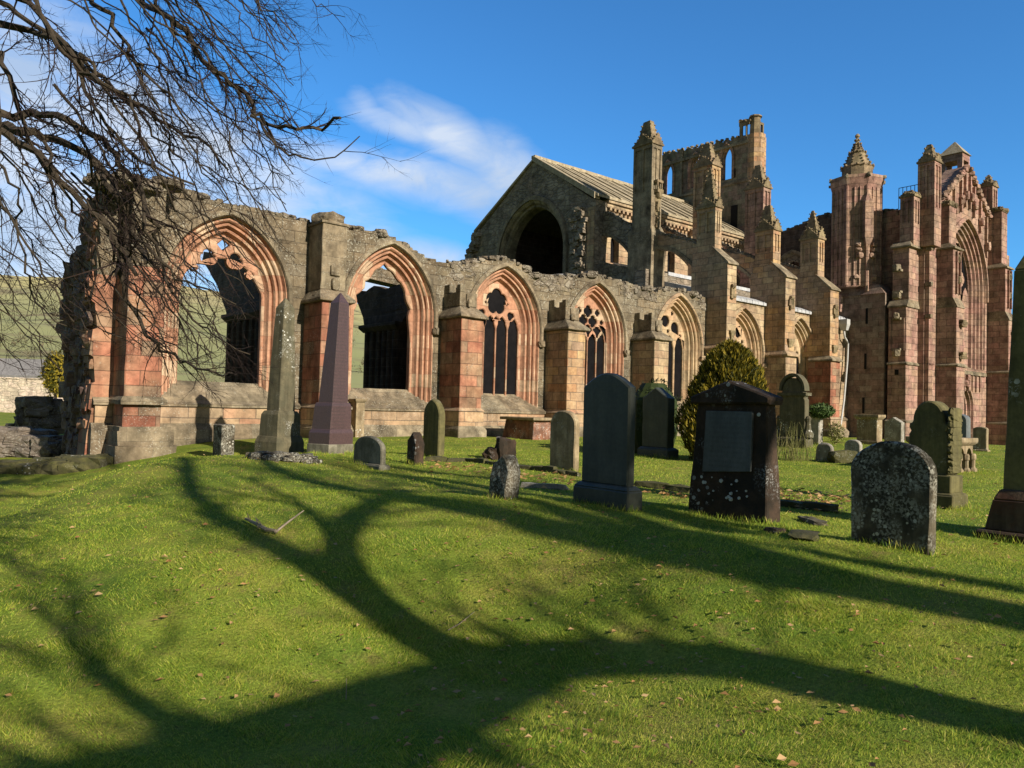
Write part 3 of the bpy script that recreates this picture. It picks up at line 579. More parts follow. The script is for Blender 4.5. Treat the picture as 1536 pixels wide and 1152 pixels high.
# tall outer buttresses with their pinnacles
def tall_buttress(x, w, matlo, mathi, zset, zg, zt, broken, seed, niche=True):
    b = small_buttress(x, w, matlo, tops=False)
    y0 = 21.0
    mb = MB(); mb.box(x-.1, x+w+.1, y0-.14, YW+.04, 4.53, 4.61); mb.frus(x-.1, x+w+.1, y0-.14, YW+.04, 4.61, x+.05, x+w-.05, y0+.12, YW+.04, 4.82); part(mb, 'cap', 'tan' if matlo == 'tan' else 'cap', b, rough=.015, cell=.3)
    mb = MB(); mb.box(x+.04, x+w-.04, y0+.1, YW+.9, 4.82, zset-.45); mb.frus(x+.04, x+w-.04, y0+.1, YW+.9, zset-.45, x+.14, x+w-.14, y0+.95, YW+.9, zset+.35)
    part(mb, 'upper_stage', mathi, b, rough=.012, cell=.5)
    mb = MB(); mb.hexa([(x-.02, y0+.0, zset-.5), (x+w+.02, y0+.0, zset-.5), (x+w+.02, y0+.12, zset-.5), (x-.02, y0+.12, zset-.5), (x-.02, y0+.04, zset-.4), (x+w+.02, y0+.04, zset-.4), (x+w-.1, y0+1.0, zset+.44), (x+.1, y0+1.0, zset+.44)])
    part(mb, 'weathering', 'cap', b, rough=.012, cell=.3)
    pinnacle(x+.17, x+w-.13, y0+.92, YW+.72, zset+.1, zg, zt, mathi, b, 'moss' if mathi != 'red' else 'red', broken, True, seed)
    mb = MB(); mb.box(x+.22, x+w-.22, y0-.02, y0+.14, 5.3, 5.42); mb.frus(x+.34, x+w-.34, y0+.04, y0+.14, 5.0, x+.24, x+w-.24, y0-.04, y0+.14, 5.3); part(mb, 'niche_bracket', 'moss', b, rough=.02, cell=.2); mb = MB(); mb.box(x+.26, x+w-.26, y0-.0, y0+.14, 7.1, 7.4); mb.rock((x+w/2, y0+.04, 7.48), .14, .09, .1, seed=seed); mb.rock((x+w/2, y0+.04, 7.02), .13, .1, .1, seed=seed+1)
    part(mb, 'niche_bracket', 'moss', b, rough=.02, cell=.2); return b
tall_buttress(30.0, .8, 'tan', 'tan', 9.0, 11.35, 13.35, .0, 1)
tall_buttress(34.93, .98, 'tan', 'mix', 9.0, 11.1, 12.45, .45, 2)
tall_buttress(39.35, .98, 'red', 'mix', 8.9, 11.35, 13.0, .05, 3)
# --- lead gutter and lean-to roof over the eastern chapels
mb = MB()
for x0, x1 in ((30.95, 34.9), (36.05, 39.3), (40.45, 43.4)):
    mb.hexa([(x0, YW-.13, 7.12), (x1, YW-.13, 7.12), (x1, YW+.5, 7.12), (x0, YW+.5, 7.12), (x0, YW-.13, 7.26), (x1, YW-.13, 7.26), (x1, YW+.5, 7.52), (x0, YW+.5, 7.52)])
    for k in range(8): x = x0+(x1-x0)*(k+.5)/8; mb.box(x-.025, x+.025, YW-.15, YW-.1, 7.1, 7.3)
mb.hexa([(30.9, YW+.5, 7.1), (43.4, YW+.5, 7.1), (43.4, 25.65, 7.1), (30.9, 25.65, 7.1), (30.9, YW+.5, 7.5), (43.4, YW+.5, 7.5), (43.4, 25.65, 8.3), (30.9, 25.65, 8.3)])
part(mb, 'lead_roof', 'lead')
# aisle: parapet wall with lead lean-to
mb = MB(); mb.hexa([(30.2, 26.2, 8.3), (31.3, 26.2, 8.3), (31.3, 29.4, 8.3), (30.2, 29.4, 8.3), (30.2, 26.2, 8.8), (31.3, 26.2, 8.8), (31.3, 29.4, 9.7), (30.2, 29.4, 9.7)]); part(mb, 'aisle_vault', 'grey', rough=.05, cell=.3)
mb = MB(); mb.box(29.5, 44.5, 25.55, 26.3, 6.0, 8.72); part(mb, 'aisle_wall', 'grey', rough=.02, cell=.4)
mb = MB(); mb.hexa([(31.2, 25.5, 8.62), (44.4, 25.5, 8.62), (44.4, 29.4, 8.62), (31.2, 29.4, 8.62), (31.2, 25.5, 8.8), (44.4, 25.5, 8.8), (44.4, 29.42, 9.8), (31.2, 29.42, 9.8)]); part(mb, 'lead_roof', 'lead')

# --- inner row of pinnacled piers, flying buttresses
def inner_pier(X, mat, zoff, zg, zt, broken, seed):
    mb = MB(); mb.box(X-.28, X+.78, 25.42, 27.0, 6.5, zoff-.25); mb.frus(X-.28, X+.78, 25.42, 27.0, zoff-.25, X-.2, X+.6, 25.5, 26.85, zoff+.1)
    b = part(mb, 'pier', mat, rough=.012, cell=.5)
    pinnacle(X-.26, X+.52, 25.5, 26.75, zoff-.1, zg, zt, mat, b, 'moss', broken, True, seed)
    mb = MB(); mb.box(X-.05, X+.4, 25.28, 25.52, zoff+2.3, zoff+2.42); 
    for xx in (X-.02, X+.3): mb.box(xx, xx+.06, 25.3, 25.38, zoff+1.95, zoff+2.3)
    mb.box(X-.05, X+.4, 25.26, 25.52, zoff+1.78, zoff+1.95); mb.rock((X+.18, 25.4, zoff+1.65), .15, .12, .16, seed=seed)
    for k in range(7): mb.rock((X+.18+.06*math.sin(k), 25.46, zoff+.1+.22*k), .14, .08, .14, seed=seed+k)
    part(mb, 'niche_bracket', 'moss', b, rough=.01, cell=.2)
inner_pier(30.0, 'cap', 10.9, 15.2, 16.5, .55, 11); inner_pier(35.0, 'mix', 10.9, 15.2, 16.55, .5, 12); inner_pier(40.0, 'pink', 11.0, 15.0, 16.45, .4, 13)
def flyer(x, w, yo, zo_s, zo_t, yi, zi_s, zi_t, mat, seed):
    """half arch rising from (yo) to (yi): soffit curve below, sloping ragged coping above"""
    n = 14; so_ = [(yo + (yi-yo)*i/n, zo_s + (zi_s-zo_s)*math.sin(math.pi/2*i/n)**.8) for i in range(n+1)]
    tp = []; r = random.Random(seed)
    for i in range(n+1): tp.append((yo+(yi-yo)*i/n, zo_t+(zi_t-zo_t)*i/n + r.uniform(-.05, .06)))
    mb = MB(); plateX(mb, [so_ + list(reversed(tp))], x, x+w); f = part(mb, 'flying_buttress', mat, rough=.015, cell=.4)
    mb = MB()
    for x_ in (x-.07,): 
        for i in range(n):
            a, b_ = so_[i], so_[i+1]; mb.hexa([(x_, a[0], a[1]-.06), (x+w+.07, a[0], a[1]-.06), (x+w+.07, b_[0], b_[1]-.06), (x_, b_[0], b_[1]-.06), (x_, a[0], a[1]+.12), (x+w+.07, a[0], a[1]+.12), (x+w+.07, b_[0], b_[1]+.12), (x_, b_[0], b_[1]+.12)])
    part(mb, 'arch_ring', 'cap', f)
    mb = MB()
    for i, (y, z) in enumerate(tp): mb.rock((x+w/2, y, z+.02), w*.45, .16, .1, seed=seed+i, rot=0, cuts=1)
    part(mb, 'rubble_coping', 'rubble', f)
for X, mt in ((30.0, 'cap'), (35.0, 'mix'), (40.0, 'pink')):
    flyer(X+.12, .5, 27.0, 9.5, 11.1, 29.5, 11.15, 12.5, mt if X > 30 else 'grey', int(X))
for X, Xo, mt in ((30.0, 30.0, 'tan'), (35.0, 35.0, 'mix'), (39.7, 39.6, 'mix')):
    flyer(X+.2, .48, 22.9, 8.3, 9.7, 25.5, 9.85, 10.6, mt, int(X)+7)

# --- nave: west gable with the blocked arch, clerestory, slab roof
RZ, EZ, RY, Y0, Y1 = 16.35, 13.1, 34.4, 29.35, 39.8
go = [(Y0-.1, 6.0), (Y1+1.2, 6.0), (Y1+1.2, 10.9), (Y1+.7, 11.0), (Y1+.65, 11.9), (Y1+.3, 12.0), (Y1+.2, 12.9), (Y1-.2, 13.0), (RY+.05, RZ-.05), (RY-.05, RZ-.05), (Y0+.2, EZ-.0), (Y0-.1, EZ-.1)]
ga = [(34.55+x, z) for x, z in arch(2.95, 10.7, arc_c(2.95, 3.25), 0, 8.0, 16, 4)]
mb = MB(); plateX(mb, [go, ga], 29.55, 30.45); g_ = part(mb, 'gable', 'grey')
mb = MB(); cols = []
pr = [(0, -.14), (-.25, -.14), (-.3, -.02), (.0, -.06), (.18, .06), (.22, .2), (.36, .22), (.42, .4), (.42, .9)]
for ins, dep in pr: cols.append([(29.55+dep, 34.55+x, z) for x, z in arch(2.95, 10.7, arc_c(2.95, 3.25), ins, 8.0, 16, 4)])
k = len(cols); mlen = len(cols[0]); mb.add([cols[j][i] for i in range(mlen) for j in range(k)], [(i*k+j, (i+1)*k+j, (i+1)*k+j+1, i*k+j+1) for i in range(mlen-1) for j in range(k-1)])
part(mb, 'arch_ring', 'cap', g_)
mb = MB(); r_ = random.Random(8)
for i in range(70):
    z = r_.uniform(8.6, 12.6); mb.rock((29.6+r_.uniform(-.14, .1), r_.uniform(30.1, 31.0)-.05*(z-8), z), .2, r_.uniform(.14, .3), .13, seed=i, rot=r_.uniform(-.2, .2), cuts=1, boxy=.85)
for i in range(60):
    z = r_.uniform(10.0, 13.0); mb.rock((29.6+r_.uniform(-.2, .1), 39.75+(13-z)*.45+r_.uniform(-.3, .3), z), .2, r_.uniform(.14, .32), .12, seed=i+70, rot=r_.uniform(-.2, .2), cuts=1, boxy=.85)
part(mb, 'rubble_toothing', 'grey', g_)
mb = MB(); mb.box(29.5, 30.2, 29.3, 29.8, 8.0, 12.6); part(mb, 'quoin', 'tan', g_, rough=.02, cell=.3)
mb = MB(); plateX(mb, [[(30.0, 6.0), (39.0, 6.0), (39.0, 12.9), (34.4, 15.8), (30.0, 12.9)]], 37.0, 38.0); mb.box(30.44, 37.0, 37.6, 38.6, 6, 13); part(mb, 'blocking_wall', masonry('inner_shade_brick', [(.05, .03, .025), (.09, .05, .04), (.07, .042, .035), (.085, .06, .05)], None, bw=.6, bh=.28, lichen=0, stain=.5), g_)  # masonry colour darkened to stand for the shade inside the gable arch
cl = [(30.4, 9.6), (44.2, 9.6), (44.2, 13.05), (30.4, 13.05)]; holes = []
for X in (31.3, 33.2, 36.2, 38.2, 41.2, 43.0): holes.append(loop(arch(.34, 10.9, arc_c(.34, .55), 0, 9.75, 6, 2), X))
mb = MB(); plateY(mb, [cl]+holes, 29.4, 30.0); c_ = part(mb, 'clerestory', 'tan')
mb = MB(); 
for X in (31.3, 33.2, 36.2, 38.2, 41.2, 43.0): plateY(mb, [loop(arch(.38, 10.9, arc_c(.38, .6), 0, 9.7, 6, 2), X)], 29.8, 29.85)
part(mb, 'glazing', 'glass', c_)
mb = MB(); mb.box(30.4, 44.2, 29.18, 29.5, 12.72, 12.95); mb.box(30.4, 44.2, 29.05, 29.5, 12.95, 13.12)
for i in range(40): mb.box(30.55+i*.34, 30.7+i*.34, 29.1, 29.4, 12.55, 12.72)
for X in (32.9, 37.9): mb.rock((X, 29.0, 12.5), .2, .3, .16, seed=X, rot=0)
part(mb, 'cornice', 'tan', c_, rough=.01, cell=.5)
M['slab'] = plain('stone_roof_slabs', (.30, .25, .165), (.46, .39, .275), 1.6, .9, .5, streak=.3, spots=.35, spot_c=(.5, .46, .37), dark=(.2, .165, .10), dark_amt=.6)
mb = MB(); n = 46
yl = 28.98; zl = 13.12
for i in range(n):
    f = i/n; x0, x1 = 29.45+ (44.3-29.45)*f, 29.45+(44.3-29.45)*(i+1)/n
    dz = (.0, .05, .02)[i % 3] if i % 6 == 0 else (.0 if i % 2 else .03)
    mb.hexa([(x0, yl, zl-.02), (x1, yl, zl-.02), (x1, RY, RZ-.02), (x0, RY, RZ-.02), (x0, yl, zl+.12+dz), (x1, yl, zl+.12+dz), (x1, RY, RZ+.12+dz), (x0, RY, RZ+.12+dz)])
for i in range(12):
    x = 30.0+i*1.2; mb.hexa([(x, yl-.03, zl+.12), (x+.14, yl-.03, zl+.12), (x+.14, RY, RZ+.12), (x, RY, RZ+.12), (x, yl-.03, zl+.2), (x+.14, yl-.03, zl+.2), (x+.14, RY, RZ+.2), (x, RY, RZ+.2)])
mb.hexa([(29.45, RY, RZ-.02), (44.3, RY, RZ-.02), (44.3, Y1+.4, EZ-.2), (29.45, Y1+.4, EZ-.2), (29.45, RY, RZ+.12), (44.3, RY, RZ+.12), (44.3, Y1+.4, EZ-.05), (29.45, Y1+.4, EZ-.05)])
mb.box(29.43, 44.3, RY-.16, RY+.16, RZ+.05, RZ+.24)
mb.hexa([(29.38, yl+.2, zl-.1), (29.8, yl+.2, zl-.1), (29.8, RY, RZ-.1), (29.38, RY, RZ-.1), (29.38, yl+.2, zl+.24), (29.8, yl+.2, zl+.24), (29.8, RY, RZ+.22), (29.38, RY, RZ+.22)])
part(mb, 'slab_roof', M['slab'], rough=.01, cell=.8)
mb = MB(); mb.box(30.3, 44.0, 38.9, 39.7, 6, 13.0); part(mb, 'nave_wall', 'dark')

# --- crossing tower: the standing west wall
TX = 44.0
def tz(y): return float(np.interp(y, [28.9, 36.8], [20.0, 20.55]))
tt = [(y, tz(y)+(.16 if int((y-28)*3) % 2 else 0)+random.uniform(-.04, .04)) for y in np.arange(28.9, 37.01, .17)]
to = [(28.9, 12.0), (37.0, 12.0)] + list(reversed(tt))
lh = []
for y in (31.13, 33.72, 36.2): lh.append([(y+x, z) for x, z in arch(.4, 18.95, arc_c(.4, .85), 0, 17.5, 8, 2)])
mb = MB(); plateX(mb, [to]+lh, TX, TX+.42); tw = part(mb, 'crossing_tower', masonry('greenish_grey_ashlar', [(.17, .15, .1), (.27, .24, .165), (.21, .19, .125), (.27, .2, .15)], None, bw=.7, bh=.34, lichen=.25, stain=.45))
for y in (31.13, 33.72, 36.2):
    mb = MB(); cols = []
    for ins, dep in ((-.24, -.07), (-.16, -.12), (-.08, -.04), (0, -.02), (.02, .1), (.06, .14), (.06, .4)): cols.append([(TX+dep, y+x, z) for x, z in arch(.42, 18.95, arc_c(.42, .85), ins, 17.5, 8, 2)])
    k = len(cols); ml = len(cols[0]); mb.add([cols[j][i] for i in range(ml) for j in range(k)], [(i*k+j, (i+1)*k+j, (i+1)*k+j+1, i*k+j+1) for i in range(ml-1) for j in range(k-1)]); part(mb, 'window', 'pink', tw)
mb = MB(); mb.box(TX-.1, TX+.3, 28.85, 36.9, 17.05, 17.2); mb.box(TX-.14, TX+.3, 28.85, 37.0, 19.62, 19.8); mb.box(TX-.08, TX+.1, 34.85, 35.05, 17.2, 20.4); part(mb, 'string_course', 'cap', tw, rough=.02, cell=.5)
mb = MB(); mb.loft([mb.ngon_ring(TX+.35, 29.1, z, r, 8, .39) for z, r in ((12, .5), (17.1, .5), (17.2, .56), (19.7, .56), (19.8, .62), (20.1, .62))]); mb.box(TX+.2, TX+1.25, 28.9, 30.2, 12, 20.15)
part(mb, 'corner_turret', 'mix', tw, rough=.012, cell=.5)
mb = MB(); mb.loft([mb.ngon_ring(TX+.4, 29.2, z, r, 8, .39) for z, r in ((20.1, .36), (21.3, .33), (21.35, .45), (21.45, .4))])
mb.box(TX+.0, TX+.14, 29.95, 30.15, 20.1, 21.0); mb.box(TX+.0, TX+.14, 29.4, 30.2, 20.9, 21.12); mb.box(TX+.9, TX+1.02, 28.95, 29.1, 20.1, 20.95); mb.box(TX+.4, TX+1.04, 28.95, 29.1, 20.9, 21.06); mb.box(TX+.0, TX+.14, 29.6, 29.68, 20.1, 20.9)
part(mb, 'parapet', 'moss', tw, rough=.01, cell=.3); mb = MB()
crockets(mb, [(TX+.05, 29.4+.14*k, 21.15+.02*k) for k in range(6)] + [(TX+.05, y, tz(y)+.14) for y in np.arange(30.3, 36.8, .42)], .1, 4)
part(mb, 'rubble_coping', 'moss', tw)
mb = MB(); mb.box(TX-.05, TX+.02, 30.4, 30.55, 17.5, 18.1); part(mb, 'slit', 'slot', tw); mb = MB(); mb.box(TX-.04, TX+.05, 30.2, 30.7, 13.8, 15.6); part(mb, 'slit', 'slot', tw)
mb = MB(); plateX(mb, [[(28.8, 9.0), (30.5, 9.0), (30.5, 14.0), (28.8, 14.2)]], TX-.05, TX+1); part(mb, 'nave_wall', 'pink')
# weathered wall with a big traceried opening between nave and turret (west side of the transept)
wo_ = [(22.6, 6.5), (29.3, 6.5), (29.3, 12.6)] + [(y, 12.7+.22*(29.2-y)+random.uniform(-.1, .1)-.5*max(0, 24.2-y)) for y in np.arange(29.2, 22.6, -.25)]
wa = [(26.2+x, z) for x, z in arch(1.5, 9.8, arc_c(1.5, 2.0), 0, 8.6, 10, 2)]
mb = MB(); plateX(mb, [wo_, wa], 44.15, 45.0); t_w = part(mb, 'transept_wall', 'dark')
mb = MB()
o_ = [(26.2+x, z) for x, z in arch(1.5, 9.8, arc_c(1.5, 2.0), .02, 8.6, 10, 2)]
plateX(mb, [o_, foil(26.2, 10.9, .42, 5), foil(25.55, 10.15, .3, 4), foil(26.85, 10.15, .3, 4), foil(26.2, 9.65, .26, 4)] + [[(26.2+dx+sx, z) for sx, z in ((-.18, 8.65), (.18, 8.65), (.18, 9.2), (0, 9.4), (-.18, 9.2))] for dx in (-1.1, -.37, .37, 1.1)], 44.3, 44.5, .02); part(mb, 'tracery', 'grey', t_w)
mb = MB(); cols = []
for ins, dep in ((-.2, -.02), (-.2, -.12), (-.05, -.12), (0, 0), (.06, .12)): cols.append([(44.15+dep, 26.2+x, z) for x, z in arch(1.5, 9.8, arc_c(1.5, 2.0), ins, 8.6, 10, 2)])
k = len(cols); ml = len(cols[0]); mb.add([cols[j][i] for i in range(ml) for j in range(k)], [(i*k+j, (i+1)*k+j, (i+1)*k+j+1, i*k+j+1) for i in range(ml-1) for j in range(k-1)]); part(mb, 'arch_ring', 'cap', t_w)
mb = MB(); crockets(mb, [(44.5, y, 12.75+.22*(29.2-y)-.5*max(0, 24.2-y)) for y in np.arange(23, 29.2, .28)], .2, 40); part(mb, 'rubble_coping', 'rubble', t_w)

# --- stair turret
TCX, TCY = 44.45, 22.25
mb = MB(); ph = math.atan2(-.77, -.635)
mb.loft([mb.ngon_ring(TCX, TCY, z, r, 8, ph) for z, r in ((9.1, 1.4), (14.9, 1.4), (15.2, 1.5), (15.45, 1.58), (15.62, 1.58), (15.66, 1.2))])
st = part(mb, 'stair_turret', 'pink', rough=.008, cell=.7)
mb = MB()
for i in range(8):
    a = ph+2*math.pi*i/8; x, y = TCX+1.39*math.cos(a), TCY+1.39*math.sin(a); mb.loft([mb.ngon_ring(x, y, z, .085, 6) for z in (9.2, 15.0)])
    for q in (-.28, .28): x2, y2 = TCX+1.32*math.cos(a+q), TCY+1.32*math.sin(a+q); mb.loft([mb.ngon_ring(x2, y2, z, .05, 5) for z in (9.2, 14.9)])
part(mb, 'shaft', 'pink', st)
mb = MB(); a = ph
fx, fy = TCX+1.44*math.cos(a), TCY+1.44*math.sin(a)
mb.loft([mb.ngon_ring(fx, fy, z, r, 4, a+math.pi/4) for z, r in ((11.2, .06), (11.9, .34), (12.9, .34), (13.6, .34), (13.9, .36), (14.6, .02))]); mb.loft([mb.ngon_ring(fx, fy, z, .1, 6) for z in (8.8, 11.3)])
for s_ in (-.32, .32): crockets(mb, [(TCX+1.4*math.cos(a+s_), TCY+1.4*math.sin(a+s_), 11.5), (TCX+1.38*math.cos(a+s_), TCY+1.38*math.sin(a+s_), 11.2), (TCX+1.36*math.cos(a+s_*.9), TCY+1.36*math.sin(a+s_*.9), 10.9)], .14, 60)
crockets(mb, [(TCX+1.3*math.cos(a+s_), TCY+1.3*math.sin(a+s_), 9.65) for s_ in (-.4, .4)], .15, 66)
part(mb, 'niche_bracket', 'pink', st)
mb = MB(); mb.loft([mb.ngon_ring(TCX, TCY, z, r, 8, ph) for z, r in ((15.6, .9), (16.3, .9), (16.36, .95), (16.42, .84), (16.8, .62), (17.2, .45), (17.26, .5), (17.32, .38), (17.6, .24), (17.75, .17), (17.8, .22), (17.86, .13), (18.2, .08), (18.26, .15), (18.36, .13), (18.44, .05))])
pts = []
for i in range(8):
    a = ph+2*math.pi*i/8
    for z, r in ((16.4, .93), (16.6, .75), (16.8, .64), (17.0, .55), (17.28, .48), (17.5, .30), (17.66, .22), (17.82, .2), (18.05, .12)): pts.append((TCX+r*math.cos(a), TCY+r*math.sin(a), z)); 
    for z, r in ((16.42, .88), (17.28, .44)): pts.append((TCX+r*math.cos(a+.39), TCY+r*math.sin(a+.39), z))
crockets(mb, pts, .055, 70); part(mb, 'spire', 'moss', st, rough=.01, cell=.3)
mb = MB()
for i in range(8): a = ph+2*math.pi*i/8; crockets(mb, [(TCX+1.57*math.cos(a), TCY+1.57*math.sin(a), 15.55)], .11, 80+i)
part(mb, 'cornice', 'cap', st)
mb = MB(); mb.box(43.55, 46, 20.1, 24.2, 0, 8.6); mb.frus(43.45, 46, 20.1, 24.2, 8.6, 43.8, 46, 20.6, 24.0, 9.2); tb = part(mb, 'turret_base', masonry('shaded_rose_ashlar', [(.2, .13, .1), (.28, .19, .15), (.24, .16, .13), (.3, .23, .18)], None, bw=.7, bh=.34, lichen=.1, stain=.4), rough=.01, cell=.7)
mb = MB()
for p_, h_ in (((1300, 474), .9), ((1298, 542), .9), ((1295, 608), .9)): q = onX(*p_, 43.54); mb.box(43.52, 43.7, q[1]-.06, q[1]+.06, q[2]-h_/2, q[2]+h_/2)
part(mb, 'slit', 'slot', tb)
mb = MB(); a_ = onX(1266, 415, 43.4); mb.hexa([(43.1, 22.5, 7.7), (43.56, 22.5, 7.7), (43.56, 23.6, 7.9), (43.1, 23.6, 7.9), (43.3, 22.5, 8.7), (43.56, 22.5, 8.7), (43.56, 23.6, 8.8), (43.3, 23.6, 8.8)]); part(mb, 'bracket', 'pink', tb)
# downpipe with hopper on the turret base
mb = MB(); pp = [onY(1266, 496, 21.98), onY(1267, 506, 21.98), onY(1272, 514, 21.98), onY(1271, 540, 21.98), onY(1266, 600, 21.98), onY(1261, 638, 21.9), onY(1256, 648, 21.85)]
mb.tube(pp, .06, 8); dp = part(mb, 'downpipe', 'pipe', tb, smooth=True)
q = onY(1267, 484, 21.98); mb = MB(); mb.frus(q[0]-.14, q[0]+.1, q[1]-.16, q[1]+.16, q[2]-.45, q[0]-.24, q[0]+.14, q[1]-.26, q[1]+.26, q[2]-.1); mb.box(q[0]-.24, q[0]+.14, q[1]-.26, q[1]+.26, q[2]-.1, q[2]+.18); part(mb, 'hopper', 'pipe', dp)
# railing on the turret stair head
mb = MB()
for i in range(6): y = 20.0-.22*i; mb.tube([(44.9, y, 13.6), (44.9, y, 14.8)], .02, 4)
for z in (14.3, 14.8): mb.tube([(44.9, 20.0, z), (44.9, 18.9, z)], .02, 4)
part(mb, 'railing', 'iron')

# --- south transept: walls, corner buttresses, gable facade
mb = MB(); mb.box(45.0, 46.0, 18.6, 29.0, 0, 12.9); mb.box(45.05, 46.0, 19.0, 21.0, 12.9, 13.6); part(mb, 'transept_wall', 'pink', rough=.01, cell=.8)
mb = MB(); crockets(mb, [(45.3, 18.9+.25*i, 13.55+.12*math.sin(i)) for i in range(14)], .2, 90); part(mb, 'rubble_coping', 'grey')
def stage_buttress(S_, mat='pink', name='buttress'):
    mb = MB()
    for x0, x1, y0, y1, z0, z1 in S_: mb.box(x0, x1, y0, y1, z0, z1)
    return part(mb, name, mat, bevel=.02, rough=.01, cell=.7)
def ledge(mb, x0, x1, y0, y1, z, o=.1, h=.28, ix=.12, iy=.12):
    mb.box(x0-o, x1+o, y0-o, y1+.02, z-.08, z); mb.frus(x0-o, x1+o, y0-o, y1+.02, z, x0+ix, x1-ix*.2, y0+iy, y1+.02, z+h)
# west-facing corner buttress
b = stage_buttress([(43.4, 45.2, 18.84, 19.96, 0, 1.4), (43.5, 45.2, 18.9, 19.9, 1.4, 4.6), (43.52, 45.2, 18.92, 19.88, 4.6, 7.75), (43.78, 45.2, 18.9, 19.8, 7.75, 11.1)])
mb = MB(); ledge(mb, 43.4, 45.1, 18.86, 19.94, 1.4, .05, .12); part(mb, 'weathering', 'cap', b, rough=.012, cell=.4); mb = MB(); ledge(mb, 43.5, 45.1, 18.9, 19.9, 4.6, .08, .1, .03, .03); part(mb, 'weathering', 'cap', b, rough=.012, cell=.4); mb = MB(); ledge(mb, 43.5, 45.1, 18.9, 19.9, 7.8, .06, .35, .25, .0); part(mb, 'weathering', 'cap', b, rough=.012, cell=.4); mb = MB(); ledge(mb, 43.7, 45.1, 18.86, 19.84, 11.15, .14, .3, .3, .1); part(mb, 'weathering', 'cap', b, rough=.012, cell=.4)
pinnacle(43.95, 44.75, 18.75, 19.5, 11.2, 13.95, 14.35, 'pink', b, 'moss', .7, True, 31)
for z, s_ in ((5.3, 1), (7.0, 0), (9.7, 0), (8.5, 1)): 
    mb = MB(); mb.box(43.3, 43.6, 19.15, 19.6, z, z+.12); mb.rock((43.36, 19.38, z+(-.15 if s_ else .2)), .14, .2, .18, seed=z); part(mb, 'niche_bracket', 'cap', b, rough=.01, cell=.3)
for yy in (19.0, 19.72): mb = MB(); mb.box(43.47, 43.6, yy, yy+.08, 5.3, 7.1); part(mb, 'shaft', 'pink', b)
mb = MB(); mb.box(43.48, 43.55, 19.3, 19.5, 3.95, 4.25); part(mb, 'slit', 'slot', b)
# angle shafts between the two corner buttresses
mb = MB(); mb.loft([mb.ngon_ring(45.35, 18.5, z, r, 8) for z, r in ((0, .3), (1.4, .3), (1.5, .22), (4.55, .22), (4.6, .3), (4.7, .22), (11.1, .22), (11.15, .32), (11.4, .22), (14, .2))]); mb.box(45.05, 46.1, 18.35, 18.9, 0, 13.8)
b = part(mb, 'angle_shaft', 'pink', rough=.008, cell=.7)
for z in (7.2, 9.0, 11.0): mb = MB(); mb.box(44.95, 45.22, 18.22, 18.52, z, z+.2); part(mb, 'niche_bracket', 'cap', b, rough=.015, cell=.3)
pinnacle(44.75, 45.65, 18.0, 18.9, 11.2, 15.95, 17.0, 'pink', b, 'moss', .35, True, 32)
# south-projecting buttresses either side of the great window
for X, zt, pn in ((46.0, 13.6, None), (54.0, 14.75, 1)):
    b = stage_buttress([(X-.08, X+1.18, 17.15, 18.7, -.3, 1.4), (X, X+1.1, 17.25, 18.7, 1.4, 4.6), (X+.01, X+1.08, 17.28, 18.7, 4.6, 7.85), (X+.02, X+1.06, 17.48, 18.7, 7.85, 11.2), (X+.08, X+1.0, 17.72, 18.75, 11.2, zt)])
    mb = MB(); ledge(mb, X-.06, X+1.15, 17.2, 18.68, 1.4, .04, .12, .06, .06); part(mb, 'weathering', 'cap', b, rough=.012, cell=.4); mb = MB(); ledge(mb, X, X+1.1, 17.25, 18.68, 4.6, .09, .1, .02, .02); part(mb, 'weathering', 'cap', b, rough=.012, cell=.4); mb = MB(); mb.frus(X-.01, X+1.1, 17.23, 18.6, 7.82, X, X+1.09, 17.5, 18.6, 8.42); part(mb, 'weathering', 'cap', b, rough=.012, cell=.4); mb = MB(); ledge(mb, X+.02, X+1.06, 17.48, 18.68, 11.2, .12, .3, .08, .3); part(mb, 'weathering', 'cap', b, rough=.012, cell=.4)
    mb = MB(); mb.box(X+.05, X+1.03, 17.68, 18.72, zt, zt+.1); crockets(mb, [(X+.1+.2*i, 17.75, zt+.15) for i in range(5)] + [(X+.1, 17.8+.2*i, zt+.2) for i in range(5)] + [(X+.9, 17.8+.2*i, zt+.2) for i in range(5)], .12, 100+int(X)); part(mb, 'spirelet', 'moss', b)
    for z in (5.2, 7.0): mb = MB(); mb.box(X+.3, X+.8, 17.05, 17.35, z, z+.12); mb.rock((X+.55, 17.15, z-.12), .2, .13, .14, seed=z+X); part(mb, 'niche_bracket', 'moss', b, rough=.01, cell=.2)
    for xx in (X+.3, X+.74): mb = MB(); mb.box(xx, xx+.08, 17.36, 17.52, 8.6, 11.0); part(mb, 'shaft', 'pink', b)
    for z in (9.4, 10.6): mb = MB(); mb.rock((X+.55, 17.42, z), .16, .12, .2, seed=z); part(mb, 'niche_bracket', 'moss', b)
pinnacle(54.05, 54.9, 18.25, 19.0, 11.2, 16.5, 17.3, 'pink', abbey, 'moss', .2, True, 33)
